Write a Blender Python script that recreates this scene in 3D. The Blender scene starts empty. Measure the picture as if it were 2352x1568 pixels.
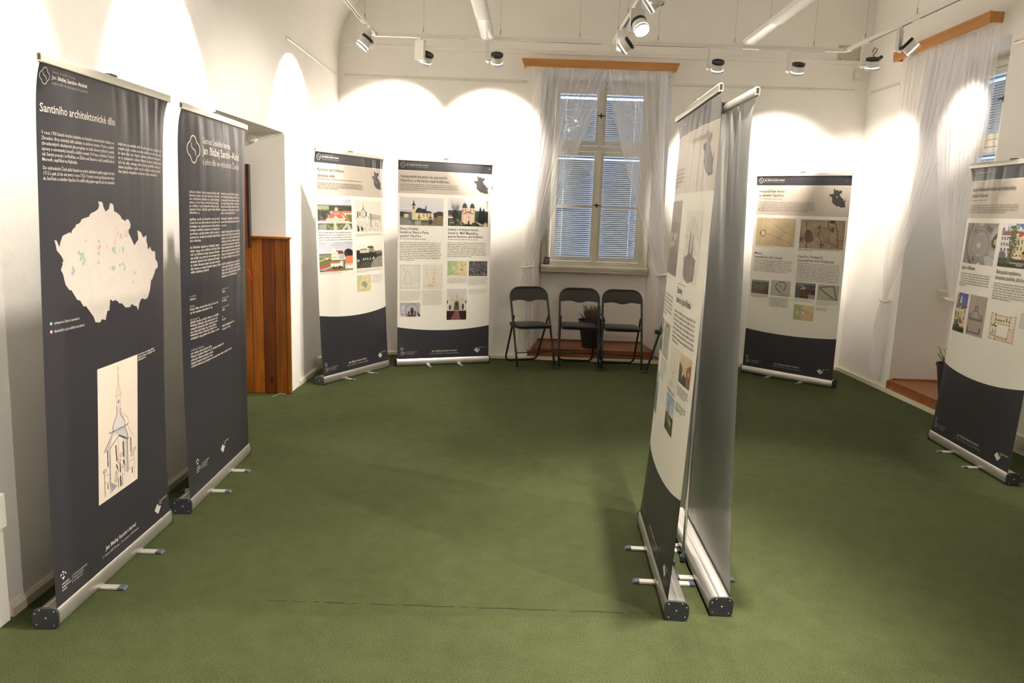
import bpy, bmesh, math, random
import numpy as np
from mathutils import Vector, Matrix

R = math.radians
rng = random.Random(7)
nrs = np.random.RandomState(5)
scn = bpy.context.scene
col = scn.collection

# ------------------------------------------------------------------ camera
cam_d = bpy.data.cameras.new('camera')
cam = bpy.data.objects.new('camera', cam_d)
col.objects.link(cam)
scn.camera = cam
cam_d.sensor_fit = 'HORIZONTAL'
cam_d.sensor_width = 36.0
cam_d.lens = 1730.0 * 36.0 / 2352.0
cam_d.clip_start = 0.05
cam.matrix_world = (Matrix.Translation((0, 0, 1.6585)) @ Matrix.Rotation(R(90 - 9.803), 4, 'X')
                    @ Matrix.Rotation(R(1.963), 4, 'Z'))

# ------------------------------------------------------------------ world, exposure
scn.view_settings.view_transform = 'Standard'
scn.view_settings.look = 'None'
scn.view_settings.exposure = 1.65
scn.view_settings.gamma = 1.0
scn.view_settings.use_curve_mapping = False
try:
    scn.cycles.use_denoising = True
    scn.cycles.max_bounces = 12
    scn.cycles.diffuse_bounces = 10
    scn.cycles.transparent_max_bounces = 24
    scn.cycles.caustics_reflective = False
    scn.cycles.caustics_refractive = False
    scn.cycles.sample_clamp_indirect = 6.0
except Exception:
    pass
world = bpy.data.worlds.new('dusk_sky')
scn.world = world
world.use_nodes = True
world.node_tree.nodes['Background'].inputs[0].default_value = (0.52, 0.61, 0.80, 1)
world.node_tree.nodes['Background'].inputs[1].default_value = 1.1

LAMP_RGB = (1.0, 0.90, 0.77)
WALL_W = 135.0      # watts of a spot that washes a wall
ROOM_W = 80.0       # watts of a spot turned into the room


# ------------------------------------------------------------------ materials
def mat(name, rgb, rough=0.6, metal=0.0, var=0.06, scale=30.0, bump=0.0, bscale=None, spec=0.5, stretch=None):
    m = bpy.data.materials.new(name)
    m.use_nodes = True
    nt = m.node_tree
    b = nt.nodes['Principled BSDF']
    b.inputs['Roughness'].default_value = rough
    b.inputs['Metallic'].default_value = metal
    b.inputs['Specular IOR Level'].default_value = spec
    tc = nt.nodes.new('ShaderNodeTexCoord')
    src = tc.outputs['Object']
    if stretch:
        mp = nt.nodes.new('ShaderNodeMapping')
        mp.inputs['Scale'].default_value = stretch
        nt.links.new(src, mp.inputs[0])
        src = mp.outputs[0]
    n = nt.nodes.new('ShaderNodeTexNoise')
    n.inputs['Scale'].default_value = scale
    n.inputs['Detail'].default_value = 4
    nt.links.new(src, n.inputs['Vector'])
    cr = nt.nodes.new('ShaderNodeValToRGB')
    cr.color_ramp.elements[0].position = 0.3
    cr.color_ramp.elements[1].position = 0.7
    cr.color_ramp.elements[0].color = tuple(c * (1 - var) for c in rgb) + (1,)
    cr.color_ramp.elements[1].color = tuple(min(1, c * (1 + var)) for c in rgb) + (1,)
    nt.links.new(n.outputs['Fac'], cr.inputs[0])
    nt.links.new(cr.outputs[0], b.inputs['Base Color'])
    if bump:
        n2 = nt.nodes.new('ShaderNodeTexNoise')
        n2.inputs['Scale'].default_value = bscale or scale
        n2.inputs['Detail'].default_value = 5
        nt.links.new(src, n2.inputs['Vector'])
        bp = nt.nodes.new('ShaderNodeBump')
        bp.inputs['Strength'].default_value = bump
        bp.inputs['Distance'].default_value = 0.01
        nt.links.new(n2.outputs['Fac'], bp.inputs['Height'])
        nt.links.new(bp.outputs[0], b.inputs['Normal'])
    return m


def mat_emit(name, rgb, strength):
    m = bpy.data.materials.new(name)
    m.use_nodes = True
    b = m.node_tree.nodes['Principled BSDF']
    b.inputs['Base Color'].default_value = (0.8, 0.8, 0.8, 1)
    b.inputs['Emission Color'].default_value = rgb + (1,)
    b.inputs['Emission Strength'].default_value = strength
    return m


def mat_wood(name, dark, light, axis='Z', scale=1.0, rough=0.35, knots=True):
    m = bpy.data.materials.new(name)
    m.use_nodes = True
    nt = m.node_tree
    b = nt.nodes['Principled BSDF']
    b.inputs['Roughness'].default_value = rough
    tc = nt.nodes.new('ShaderNodeTexCoord')
    oi = nt.nodes.new('ShaderNodeObjectInfo')
    ad = nt.nodes.new('ShaderNodeVectorMath')
    ad.operation = 'ADD'
    mul = nt.nodes.new('ShaderNodeVectorMath')
    mul.operation = 'SCALE'
    mul.inputs['Scale'].default_value = 13.0
    cb = nt.nodes.new('ShaderNodeCombineXYZ')
    for k in range(3):
        nt.links.new(oi.outputs['Random'], cb.inputs[k])
    nt.links.new(cb.outputs[0], mul.inputs[0])
    nt.links.new(tc.outputs['Object'], ad.inputs[0])
    nt.links.new(mul.outputs[0], ad.inputs[1])
    mp = nt.nodes.new('ShaderNodeMapping')
    s = [14.0 * scale] * 3
    s['XYZ'.index(axis)] = 1.1 * scale
    mp.inputs['Scale'].default_value = s
    nt.links.new(ad.outputs[0], mp.inputs[0])
    n = nt.nodes.new('ShaderNodeTexNoise')
    n.inputs['Scale'].default_value = 1.0
    n.inputs['Detail'].default_value = 6
    n.inputs['Distortion'].default_value = 1.2
    nt.links.new(mp.outputs[0], n.inputs['Vector'])
    cr = nt.nodes.new('ShaderNodeValToRGB')
    e = cr.color_ramp.elements
    e[0].position, e[0].color = 0.3, dark + (1,)
    e[1].position, e[1].color = 0.72, light + (1,)
    nt.links.new(n.outputs['Fac'], cr.inputs[0])
    out = cr.outputs[0]
    # per-piece tone
    hv = nt.nodes.new('ShaderNodeHueSaturation')
    mr = nt.nodes.new('ShaderNodeMapRange')
    mr.inputs['To Min'].default_value = 0.75
    mr.inputs['To Max'].default_value = 1.10
    nt.links.new(oi.outputs['Random'], mr.inputs['Value'])
    nt.links.new(mr.outputs[0], hv.inputs['Value'])
    nt.links.new(out, hv.inputs['Color'])
    out = hv.outputs[0]
    if knots:
        vo = nt.nodes.new('ShaderNodeTexVoronoi')
        vo.inputs['Scale'].default_value = 4.2
        mp2 = nt.nodes.new('ShaderNodeMapping')
        s2 = [1.6] * 3
        s2['XYZ'.index(axis)] = 0.6
        mp2.inputs['Scale'].default_value = s2
        nt.links.new(ad.outputs[0], mp2.inputs[0])
        nt.links.new(mp2.outputs[0], vo.inputs['Vector'])
        c2 = nt.nodes.new('ShaderNodeValToRGB')
        c2.color_ramp.elements[0].position = 0.05
        c2.color_ramp.elements[1].position = 0.13
        c2.color_ramp.elements[0].color = (0.25, 0.2, 0.2, 1)
        nt.links.new(vo.outputs['Distance'], c2.inputs[0])
        mx = nt.nodes.new('ShaderNodeMix')
        mx.data_type = 'RGBA'
        mx.blend_type = 'MULTIPLY'
        mx.inputs[0].default_value = 1.0
        nt.links.new(out, mx.inputs[6])
        nt.links.new(c2.outputs[0], mx.inputs[7])
        out = mx.outputs[2]
    nt.links.new(out, b.inputs['Base Color'])
    return m


def mat_carpet():
    m = bpy.data.materials.new('green_needle_felt')
    m.use_nodes = True
    nt = m.node_tree
    b = nt.nodes['Principled BSDF']
    b.inputs['Roughness'].default_value = 0.95
    b.inputs['Specular IOR Level'].default_value = 0.15
    tc = nt.nodes.new('ShaderNodeTexCoord')

    def noise(s, d):
        n = nt.nodes.new('ShaderNodeTexNoise')
        n.inputs['Scale'].default_value = s
        n.inputs['Detail'].default_value = d
        n.inputs['Roughness'].default_value = 0.65
        nt.links.new(tc.outputs['Object'], n.inputs['Vector'])
        return n
    n1 = noise(190, 6)
    n2 = noise(9, 5)
    n3 = noise(1.1, 3)
    cr = nt.nodes.new('ShaderNodeValToRGB')
    e = cr.color_ramp.elements
    e[0].position, e[0].color = 0.30, (0.022, 0.031, 0.010, 1)
    e[1].position, e[1].color = 0.72, (0.098, 0.120, 0.050, 1)
    nt.links.new(n1.outputs['Fac'], cr.inputs[0])
    out = cr.outputs[0]
    for n, lo, hi in ((n2, (0.90, 0.91, 0.87), (1.08, 1.07, 1.08)), (n3, (0.95, 0.90, 0.9), (1.06, 1.06, 1.05))):
        c2 = nt.nodes.new('ShaderNodeValToRGB')
        c2.color_ramp.elements[0].position = 0.35
        c2.color_ramp.elements[1].position = 0.65
        c2.color_ramp.elements[0].color = lo + (1,)
        c2.color_ramp.elements[1].color = hi + (1,)
        nt.links.new(n.outputs['Fac'], c2.inputs[0])
        mx = nt.nodes.new('ShaderNodeMix')
        mx.data_type = 'RGBA'
        mx.blend_type = 'MULTIPLY'
        mx.inputs[0].default_value = 1.0
        nt.links.new(out, mx.inputs[6])
        nt.links.new(c2.outputs[0], mx.inputs[7])
        out = mx.outputs[2]
    nt.links.new(out, b.inputs['Base Color'])
    bp = nt.nodes.new('ShaderNodeBump')
    bp.inputs['Strength'].default_value = 0.5
    bp.inputs['Distance'].default_value = 0.004
    nt.links.new(n1.outputs['Fac'], bp.inputs['Height'])
    nt.links.new(bp.outputs[0], b.inputs['Normal'])
    return m


def mat_sheer():
    m = bpy.data.materials.new('sheer_voile')
    m.use_nodes = True
    nt = m.node_tree
    nt.nodes.clear()
    o = nt.nodes.new('ShaderNodeOutputMaterial')
    tr = nt.nodes.new('ShaderNodeBsdfTransparent')
    df = nt.nodes.new('ShaderNodeBsdfDiffuse')
    tl = nt.nodes.new('ShaderNodeBsdfTranslucent')
    df.inputs[0].default_value = (0.95, 0.94, 0.95, 1)
    tl.inputs[0].default_value = (0.95, 0.94, 0.95, 1)
    a = nt.nodes.new('ShaderNodeMixShader')
    a.inputs[0].default_value = 0.22
    nt.links.new(df.outputs[0], a.inputs[1])
    nt.links.new(tl.outputs[0], a.inputs[2])
    mx = nt.nodes.new('ShaderNodeMixShader')
    tc = nt.nodes.new('ShaderNodeTexCoord')
    mp = nt.nodes.new('ShaderNodeMapping')
    mp.inputs['Scale'].default_value = (14, 14, 0.4)
    n = nt.nodes.new('ShaderNodeTexNoise')
    n.inputs['Scale'].default_value = 1.0
    nt.links.new(tc.outputs['Object'], mp.inputs[0])
    nt.links.new(mp.outputs[0], n.inputs['Vector'])
    mr = nt.nodes.new('ShaderNodeMapRange')
    mr.inputs['To Min'].default_value = 0.36
    mr.inputs['To Max'].default_value = 0.43
    nt.links.new(n.outputs['Fac'], mr.inputs['Value'])
    nt.links.new(mr.outputs[0], mx.inputs[0])
    nt.links.new(tr.outputs[0], mx.inputs[1])
    nt.links.new(a.outputs[0], mx.inputs[2])
    nt.links.new(mx.outputs[0], o.inputs[0])
    return m


def mat_glass():
    m = bpy.data.materials.new('window_glass')
    m.use_nodes = True
    nt = m.node_tree
    nt.nodes.clear()
    o = nt.nodes.new('ShaderNodeOutputMaterial')
    tr = nt.nodes.new('ShaderNodeBsdfTransparent')
    tr.inputs[0].default_value = (0.93, 0.96, 0.97, 1)
    gl = nt.nodes.new('ShaderNodeBsdfGlossy')
    gl.inputs['Roughness'].default_value = 0.02
    mx = nt.nodes.new('ShaderNodeMixShader')
    mx.inputs[0].default_value = 0.10
    nt.links.new(tr.outputs[0], mx.inputs[1])
    nt.links.new(gl.outputs[0], mx.inputs[2])
    nt.links.new(mx.outputs[0], o.inputs[0])
    return m


def mat_print_colors():
    m = bpy.data.materials.new('printed_colours')
    m.use_nodes = True
    nt = m.node_tree
    b = nt.nodes['Principled BSDF']
    b.inputs['Roughness'].default_value = 0.45
    b.inputs['Specular IOR Level'].default_value = 0.3
    a = nt.nodes.new('ShaderNodeAttribute')
    a.attribute_name = 'print'
    nt.links.new(a.outputs['Color'], b.inputs['Base Color'])
    return m


NAVY = (0.027, 0.026, 0.033)
PAPER = (0.77, 0.75, 0.69)
BEIGE = (0.485, 0.430, 0.370)


def mat_vinyl(kind, t_beige=0.18):
    """Printed banner film: uv.x across, uv.y down from the rail (0..1)."""
    m = bpy.data.materials.new('banner_film_' + kind)
    m.use_nodes = True
    nt = m.node_tree
    b = nt.nodes['Principled BSDF']
    b.inputs['Roughness'].default_value = 0.42
    b.inputs['Specular IOR Level'].default_value = 0.5
    if kind == 'dark':
        n = nt.nodes.new('ShaderNodeTexNoise')
        n.inputs['Scale'].default_value = 300
        cr = nt.nodes.new('ShaderNodeValToRGB')
        cr.color_ramp.elements[0].color = tuple(c * 0.9 for c in NAVY) + (1,)
        cr.color_ramp.elements[1].color = tuple(c * 1.1 for c in NAVY) + (1,)
        nt.links.new(n.outputs['Fac'], cr.inputs[0])
        nt.links.new(cr.outputs[0], b.inputs['Base Color'])
        return m
    uv = nt.nodes.new('ShaderNodeUVMap')
    uv.uv_map = 'uv'
    sp = nt.nodes.new('ShaderNodeSeparateXYZ')
    nt.links.new(uv.outputs[0], sp.inputs[0])

    def mth(op, a, c, clamp=False):
        x = nt.nodes.new('ShaderNodeMath')
        x.operation = op
        x.use_clamp = clamp
        for i, v in enumerate((a, c)):
            if v is None:
                continue
            if isinstance(v, (int, float)):
                x.inputs[i].default_value = v
            else:
                nt.links.new(v, x.inputs[i])
        return x.outputs[0]
    X, T = sp.outputs[0], sp.outputs[1]
    return m, nt, b, X, T, mth


def mat_sheet(name, t_beige, swoop_pts):
    """white sheet, navy head band, beige heading band, navy foot whose top edge is a shallow curve
    through (0,a), (0.5,b), (1,c)."""
    m, nt, b, X, T, mth = mat_vinyl('sheet')
    m.name = name
    a, bb, c = swoop_pts
    # quadratic through the three points
    q2 = 2 * (a + c - 2 * bb)
    q1 = c - a - q2
    curve = mth('ADD', mth('ADD', mth('MULTIPLY', mth('MULTIPLY', X, X), q2), mth('MULTIPLY', X, q1)), a)
    foot = mth('GREATER_THAN', T, curve)
    head = mth('LESS_THAN', T, 0.0485)
    band = mth('LESS_THAN', T, t_beige)
    gap = mth('LESS_THAN', T, 0.0500)

    def mix(f, c1, c2):
        x = nt.nodes.new('ShaderNodeMix')
        x.data_type = 'RGBA'
        nt.links.new(f, x.inputs[0])
        for i, v in ((6, c1), (7, c2)):
            if isinstance(v, tuple):
                x.inputs[i].default_value = v + (1,)
            else:
                nt.links.new(v, x.inputs[i])
        return x.outputs[2]
    c1 = mix(band, PAPER, BEIGE)
    c1 = mix(gap, c1, PAPER)
    c1 = mix(head, c1, NAVY)
    c1 = mix(foot, c1, NAVY)
    nt.links.new(c1, b.inputs['Base Color'])
    return m


M = {
    'wall': mat('white_plaster', (0.88, 0.855, 0.825), 0.85, var=0.02, scale=2.5, bump=0.25, bscale=14, spec=0.2),
    'ceiling': mat('white_ceiling_paint', (0.87, 0.845, 0.81), 0.9, var=0.02, scale=2, bump=0.1, bscale=20, spec=0.2),
    'carpet': mat_carpet(),
    'seam': mat('carpet_seam_dark', (0.018, 0.024, 0.007), 0.95, spec=0.1),
    'base': mat('cream_skirting', (0.72, 0.66, 0.52), 0.5, var=0.03),
    'alu': mat('brushed_aluminium', (0.62, 0.60, 0.56), 0.36, 0.85, var=0.04, scale=60, stretch=(1, 30, 30)),
    'alu_matt': mat('pale_aluminium_rail', (0.52, 0.50, 0.44), 0.40, 0.45, var=0.03, scale=60, stretch=(1, 30, 30)),
    'foot': mat('silver_foot_bar', (0.72, 0.69, 0.66), 0.35, 0.6, var=0.03),
    'cap': mat('charcoal_plastic', (0.040, 0.042, 0.055), 0.42, var=0.1),
    'tip': mat('blue_grey_plastic', (0.075, 0.085, 0.12), 0.4, var=0.1),
    'screw': mat('screw_steel', (0.7, 0.68, 0.65), 0.3, 0.9),
    'dark': mat_vinyl('dark'),
    'back': mat('grey_banner_back', (0.37, 0.375, 0.365), 0.24, var=0.04, scale=4, spec=0.6),
    'ink': mat('cream_ink', (0.56, 0.52, 0.48), 0.5, var=0.02),
    'ink_dim': mat('dim_grey_ink', (0.30, 0.28, 0.28), 0.5, var=0.02),
    'ink_faint': mat('faint_grey_ink', (0.062, 0.060, 0.068), 0.45, var=0.02),
    'ink_dark': mat('charcoal_ink', (0.050, 0.045, 0.044), 0.5, var=0.02),
    'ink_mid': mat('brown_grey_ink', (0.19, 0.155, 0.125), 0.5, var=0.02),
    'ink_pale': mat('pale_grey_ink', (0.46, 0.42, 0.36), 0.5, var=0.02),
    'silhouette': mat('charcoal_map_ink', (0.045, 0.042, 0.045), 0.45, var=0.05),
    'print': mat_print_colors(),
    'chair_metal': mat('black_tube', (0.020, 0.021, 0.022), 0.38, 0.2, var=0.1),
    'chair_pad': mat('black_vinyl_pad', (0.020, 0.018, 0.017), 0.36, var=0.08, bump=0.1, bscale=250),
    'glide': mat('rubber_foot_grey', (0.06, 0.06, 0.06), 0.6),
    'lampwhite': mat('white_lamp_enamel', (0.80, 0.78, 0.75), 0.4, var=0.02),
    'lampblack': mat('black_heat_sink', (0.012, 0.012, 0.012), 0.5, var=0.1),
    'slot': mat('dark_track_slot', (0.03, 0.035, 0.045), 0.5),
    'rail': mat('picture_rail_metal', (0.74, 0.71, 0.64), 0.28, 0.3, var=0.02),
    'wire': mat('steel_wire', (0.35, 0.33, 0.30), 0.4, 0.5),
    'glow': mat_emit('lamp_glow', (1.0, 0.96, 0.88), 4.0),
    'ring': mat_emit('lamp_ring_glow', (1.0, 0.97, 0.92), 2.5),
    'lens': mat('clear_lens_rim', (0.62, 0.61, 0.60), 0.15, var=0.01),
    'diffuser': mat('opal_diffuser', (0.90, 0.86, 0.88), 0.25, var=0.01),
    'pelmet': mat_wood('orange_pine', (0.50, 0.21, 0.05), (0.66, 0.31, 0.085), 'X', 0.8, 0.4, knots=False),
    'step': mat_wood('red_brown_step', (0.27, 0.085, 0.025), (0.42, 0.155, 0.055), 'X', 1.2, 0.35, knots=False),
    'plank': mat_wood('knotty_pine_orange', (0.20, 0.050, 0.004), (0.42, 0.135, 0.012), 'Z', 1.0, 0.3),
    'plank_dark': mat_wood('knotty_pine_dark', (0.085, 0.018, 0.003), (0.20, 0.048, 0.006), 'Z', 1.0, 0.3),
    'mahogany': mat_wood('mahogany', (0.20, 0.036, 0.012), (0.32, 0.070, 0.024), 'Z', 1.0, 0.3, knots=False),
    'darkglass': mat('dark_cabinet_glass', (0.03, 0.02, 0.017), 0.12),
    'winpaint': mat('cream_window_paint', (0.70, 0.66, 0.55), 0.45, var=0.04, scale=8, bump=0.1),
    'slat': mat('pale_blue_blind', (0.66, 0.65, 0.67), 0.4, var=0.03),
    'slatrail': mat('blue_blind_rail', (0.30, 0.45, 0.70), 0.4, var=0.03),
    'glass': mat_glass(),
    'sheer': mat_sheer(),
    'tie': mat('cream_tie_cloth', (0.80, 0.76, 0.68), 0.7, var=0.04),
    'brass': mat('dark_window_latch', (0.05, 0.035, 0.022), 0.4, 0.6),
    'socket': mat('cream_plastic', (0.72, 0.68, 0.54), 0.45, var=0.02),
    'panel_beige': mat('beige_panel', (0.55, 0.50, 0.38), 0.6, var=0.03),
    'pot': mat('dark_grey_wicker_pot', (0.030, 0.026, 0.027), 0.55, var=0.2, bump=0.5, bscale=160),
    'soil': mat('dark_soil', (0.04, 0.025, 0.015), 0.95, bump=0.5, bscale=60),
    'heather': mat('heather_mauve', (0.17, 0.085, 0.085), 0.8, var=0.3),
    'leafgreen': mat('heather_green', (0.13, 0.15, 0.035), 0.7, var=0.3),
    'twig': mat('brown_twig', (0.12, 0.055, 0.04), 0.8, var=0.2),
    'ribbon': mat('red_ribbon', (0.65, 0.05, 0.02), 0.5),
    'black': mat('black_plastic', (0.015, 0.015, 0.016), 0.35),
    'greyglass': mat('device_screen', (0.18, 0.18, 0.17), 0.25),
    'straw': mat('straw_blade', (0.42, 0.40, 0.18), 0.8),
}


# ------------------------------------------------------------------ mesh helpers
class MB:
    def __init__(s):
        s.v, s.f = [], []

    def add(s, v, f):
        o = len(s.v)
        s.v += [tuple(map(float, p)) for p in v]
        s.f += [tuple(i + o for i in q) for q in f]
        return s

    def box(s, a, b):
        x0, y0, z0 = a
        x1, y1, z1 = b
        return s.add([(x0, y0, z0), (x1, y0, z0), (x1, y1, z0), (x0, y1, z0), (x0, y0, z1), (x1, y0, z1), (x1, y1, z1), (x0, y1, z1)],
                     [(3, 2, 1, 0), (4, 5, 6, 7), (0, 1, 5, 4), (1, 2, 6, 5), (2, 3, 7, 6), (3, 0, 4, 7)])

    def cbox(s, c, d):
        return s.box([c[i] - d[i] / 2 for i in range(3)], [c[i] + d[i] / 2 for i in range(3)])

    def prism(s, plan, z0, z1):
        n = len(plan)
        area = sum(plan[i][0] * plan[(i + 1) % n][1] - plan[(i + 1) % n][0] * plan[i][1] for i in range(n))
        if area < 0:
            plan = plan[::-1]
        v = [(x, y, z0) for x, y in plan] + [(x, y, z1) for x, y in plan]
        f = [tuple(range(n - 1, -1, -1)), tuple(range(n, 2 * n))]
        f += [(i, (i + 1) % n, n + (i + 1) % n, n + i) for i in range(n)]
        return s.add(v, f)

    def extrude(s, prof, axis, a, b):
        """prof: 2D points; axis 'X': prof is (y,z); 'Y': (x,z)."""
        n = len(prof)
        mk = (lambda p, t: (t, p[0], p[1])) if axis == 'X' else (lambda p, t: (p[0], t, p[1]))
        v = [mk(p, a) for p in prof] + [mk(p, b) for p in prof]
        f = [tuple(range(n - 1, -1, -1)), tuple(range(n, 2 * n))] + [(i, (i + 1) % n, n + (i + 1) % n, n + i) for i in range(n)]
        return s.add(v, f)

    def tube(s, pts, r, n=8, closed=False, caps=True):
        pts = [Vector(p) for p in pts]
        m = len(pts)
        rr = r if isinstance(r, (list, tuple)) else [r] * m
        o = len(s.v)
        up = None
        for i, p in enumerate(pts):
            a = pts[i - 1] if (i > 0 or closed) else p
            b = pts[(i + 1) % m] if (i < m - 1 or closed) else p
            t = (b - a).normalized()
            if up is None:
                ref = Vector((0, 0, 1)) if abs(t.z) < 0.9 else Vector((1, 0, 0))
                up = (ref - t * ref.dot(t)).normalized()
            else:
                up = (up - t * up.dot(t)).normalized()
            side = t.cross(up)
            for k in range(n):
                an = 2 * math.pi * k / n
                s.v.append(tuple(p + (up * math.cos(an) + side * math.sin(an)) * rr[i]))
        for i in range(m if closed else m - 1):
            j = (i + 1) % m
            for k in range(n):
                l = (k + 1) % n
                s.f.append((o + i * n + k, o + i * n + l, o + j * n + l, o + j * n + k))
        if caps and not closed:
            s.f.append(tuple(o + k for k in range(n - 1, -1, -1)))
            s.f.append(tuple(o + (m - 1) * n + k for k in range(n)))
        return s

    def lathe(s, prof, n=24, c=(0, 0, 0), mtx=None):
        o = len(s.v)
        for r, z in prof:
            for k in range(n):
                an = 2 * math.pi * k / n
                p = Vector((r * math.cos(an), r * math.sin(an), z))
                if mtx is not None:
                    p = mtx @ p
                s.v.append(tuple(p + Vector(c)))
        for i in range(len(prof) - 1):
            for k in range(n):
                l = (k + 1) % n
                s.f.append((o + i * n + k, o + i * n + l, o + (i + 1) * n + l, o + (i + 1) * n + k))
        s.f.append(tuple(o + k for k in range(n - 1, -1, -1)))
        s.f.append(tuple(o + (len(prof) - 1) * n + k for k in range(n)))
        return s

    def obj(s, name, m, parent=None, smooth=False, bevel=0.0, shade_auto=False):
        me = bpy.data.meshes.new(name)
        me.from_pydata(s.v, [], s.f)
        if m is not None:
            me.materials.append(m)
        bm = bmesh.new()
        bm.from_mesh(me)
        bmesh.ops.recalc_face_normals(bm, faces=bm.faces)
        if bevel:
            bmesh.ops.bevel(bm, geom=bm.edges[:], offset=bevel, segments=2, affect='EDGES', profile=0.5, clamp_overlap=True)
        bm.to_mesh(me)
        bm.free()
        if smooth:
            me.polygons.foreach_set('use_smooth', [True] * len(me.polygons))
            if shade_auto:
                me.set_sharp_from_angle(angle=R(38))
        o = bpy.data.objects.new(name, me)
        col.objects.link(o)
        if parent is not None:
            o.parent = parent
        return o


def thing(name, loc, rz=0.0, label=None, cat=None, group=None):
    o = bpy.data.objects.new(name, None)
    o.empty_display_size = 0.1
    col.objects.link(o)
    o.location = loc
    o.rotation_euler = (0, 0, rz)
    tag(o, label, cat, group)
    return o


def tag(o, label=None, cat=None, group=None, kind=None):
    if label:
        o['label'] = label
    if cat:
        o['category'] = cat
    if group:
        o['group'] = group
    if kind:
        o['kind'] = kind
    return o


def struct(o, label=None):
    o['kind'] = 'structure'
    if label:
        o['label'] = label
    return o


def kids(o):
    return list(o.children)


def copy_tree(o, parent=None):
    c = o.copy()
    col.objects.link(c)
    c.parent = parent
    for ch in kids(o):
        copy_tree(ch, c)
    return c


# ================================================================== ROOM SHELL
XL = -1.965
YB = 8.45
H = 4.25
YN = -3.2


def xr(y):                                  # inner face of the right wall
    return 3.73 + (YB - y) * 0.0356


struct(MB().box((-4.5, YN - 0.3, -0.12), (5.2, 9.2, 0.0)).obj('floor', M['carpet']), 'green needle felt carpet floor')
# seam between two carpet sheets
s_ = MB()
xs = np.linspace(-1.0, 0.62, 60)
for i in range(59):
    if rng.random() < 0.16:
        continue
    w = 0.0011 + 0.0012 * rng.random()
    ya, yb = 2.952 + 0.002 * math.sin(i * 0.9), 2.952 + 0.002 * math.sin((i + 1) * 0.9)
    s_.add([(xs[i], ya - w, 0.0006), (xs[i + 1], yb - w, 0.0006), (xs[i + 1], yb + w, 0.0006), (xs[i], ya + w, 0.0006)], [(0, 1, 2, 3)])
sm = s_.obj('trim_1', M['seam'])
struct(sm, 'dark seam line between two carpet sheets')

struct(MB().box((-4.5, YN - 0.3, H), (5.2, 9.2, H + 0.1)).obj('ceiling', M['ceiling']), 'white ceiling')

# left wall with door recess y 5.04..6.50, z up to 2.24
wl = MB()
wl.prism([(XL, YN), (XL, 5.04), (-3.3, 5.04), (-3.3, YN)], 0, H)
wl.prism([(XL, 6.50), (XL, 9.1), (-3.3, 9.1), (-3.3, 6.50)], 0, H)
wl.prism([(XL, 5.04), (XL, 6.50), (-3.3, 6.50), (-3.3, 5.04)], 2.24, H)
wl.prism([(-3.3, 5.04), (-3.3, 6.5), (-3.4, 6.5), (-3.4, 5.04)], 0, 2.3)
# shallow pier by the recess and near the lens
wl.prism([(XL, 6.5), (XL + 0.012, 6.5), (XL + 0.012, 6.80), (XL, 6.80)], 0.0, 1.36)
wl.prism([(XL, 2.74), (XL, 1.2), (XL + 0.018, 1.2), (XL + 0.018, 2.74)], 0, 2.2)
struct(wl.obj('wall_left', M['wall']), 'white plastered left wall with a door recess')
vp = [(XL, 3.25), (XL + 0.02, 3.42), (XL + 0.07, 3.58), (XL + 0.16, 3.73), (XL + 0.29, 3.87), (XL + 0.47, 3.99), (XL + 0.72, 4.10), (XL + 1.05, 4.18), (XL + 1.5, 4.24), (XL + 1.5, H - 0.002), (XL - 0.01, H - 0.002), (XL - 0.01, 3.25)]
vb = MB().extrude(vp, 'Y', YN + 0.01, YB)
struct(vb.obj('trim_4', M['ceiling'], smooth=True, shade_auto=True), 'curved plaster vault springing from the left wall')
# sloping facing board over the far jamb of the recess
fb = MB()
fb.extrude([(XL - 0.004, 2.24), (-3.25, 2.24), (-3.25, 1.845), (XL - 0.004, 2.232)], 'Y', 6.476, 6.5)
struct(fb.obj('trim_2', M['ceiling']), 'sloping plaster facing under the recess soffit')

# back wall, window niche x 0.22..1.62, z up to 3.14
wb = MB()
wb.prism([(-3.3, YB), (0.22, YB), (0.31, 9.02), (0.31, 9.1), (-3.3, 9.1)], 0, H)
wb.prism([(1.63, YB), (4.6, YB), (4.6, 9.1), (1.57, 9.1), (1.57, 9.02)], 0, H)
wb.prism([(0.22, YB), (1.63, YB), (1.57, 9.1), (0.31, 9.1)], 3.14, H)
wb.box((0.31, 9.0, 0), (1.57, 9.1, 1.065))
wb.box((0.31, 8.98, 0.93), (0.36, 9.1, 3.14))
wb.box((1.50, 8.98, 0.93), (1.57, 9.1, 3.14))
wb.box((0.36, 8.98, 3.10), (1.50, 9.1, 3.14))
struct(wb.obj('wall_back', M['wall']), 'white plastered back wall with a deep window niche')
lg = MB()
lg.extrude([(YB, 3.315), (YB - 0.016, 3.322), (YB - 0.020, 3.356), (YB, 3.366)], 'X', XL, 3.73)
struct(lg.obj('trim_3', M['ceiling']), 'shallow cornice ledge across the back wall')

# right wall, niche y 6.20..7.36
wr = MB()
y0, y1 = 6.20, 7.36
xo = 4.6
wr.prism([(xr(YN), YN), (xo, YN), (xo, y0 + 0.06), (xr(y0), y0)], 0, H)
wr.prism([(xr(y1), y1), (xo, y1 - 0.04), (xo, 9.1), (xr(9.1), 9.1)], 0, H)
wr.prism([(xr(y0), y0), (xo, y0), (xo, y1), (xr(y1), y1)], 3.15, H)
XW = 4.27
wr.box((XW, y0, 0), (XW + 0.1, y1, 1.065))
wr.box((XW, y0, 0.95), (XW + 0.1, 6.29, 3.15))
wr.box((XW, 7.27, 0.95), (XW + 0.1, y1, 3.15))
wr.box((XW, 6.29, 3.10), (XW + 0.1, 7.27, 3.15))
struct(wr.obj('wall_right', M['wall']), 'white plastered right wall with a deep window niche')
struct(MB().box((-4.5, YN - 0.3, 0), (5.2, YN, H)).obj('wall_front', M['wall']), 'white wall behind the viewpoint')

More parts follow.
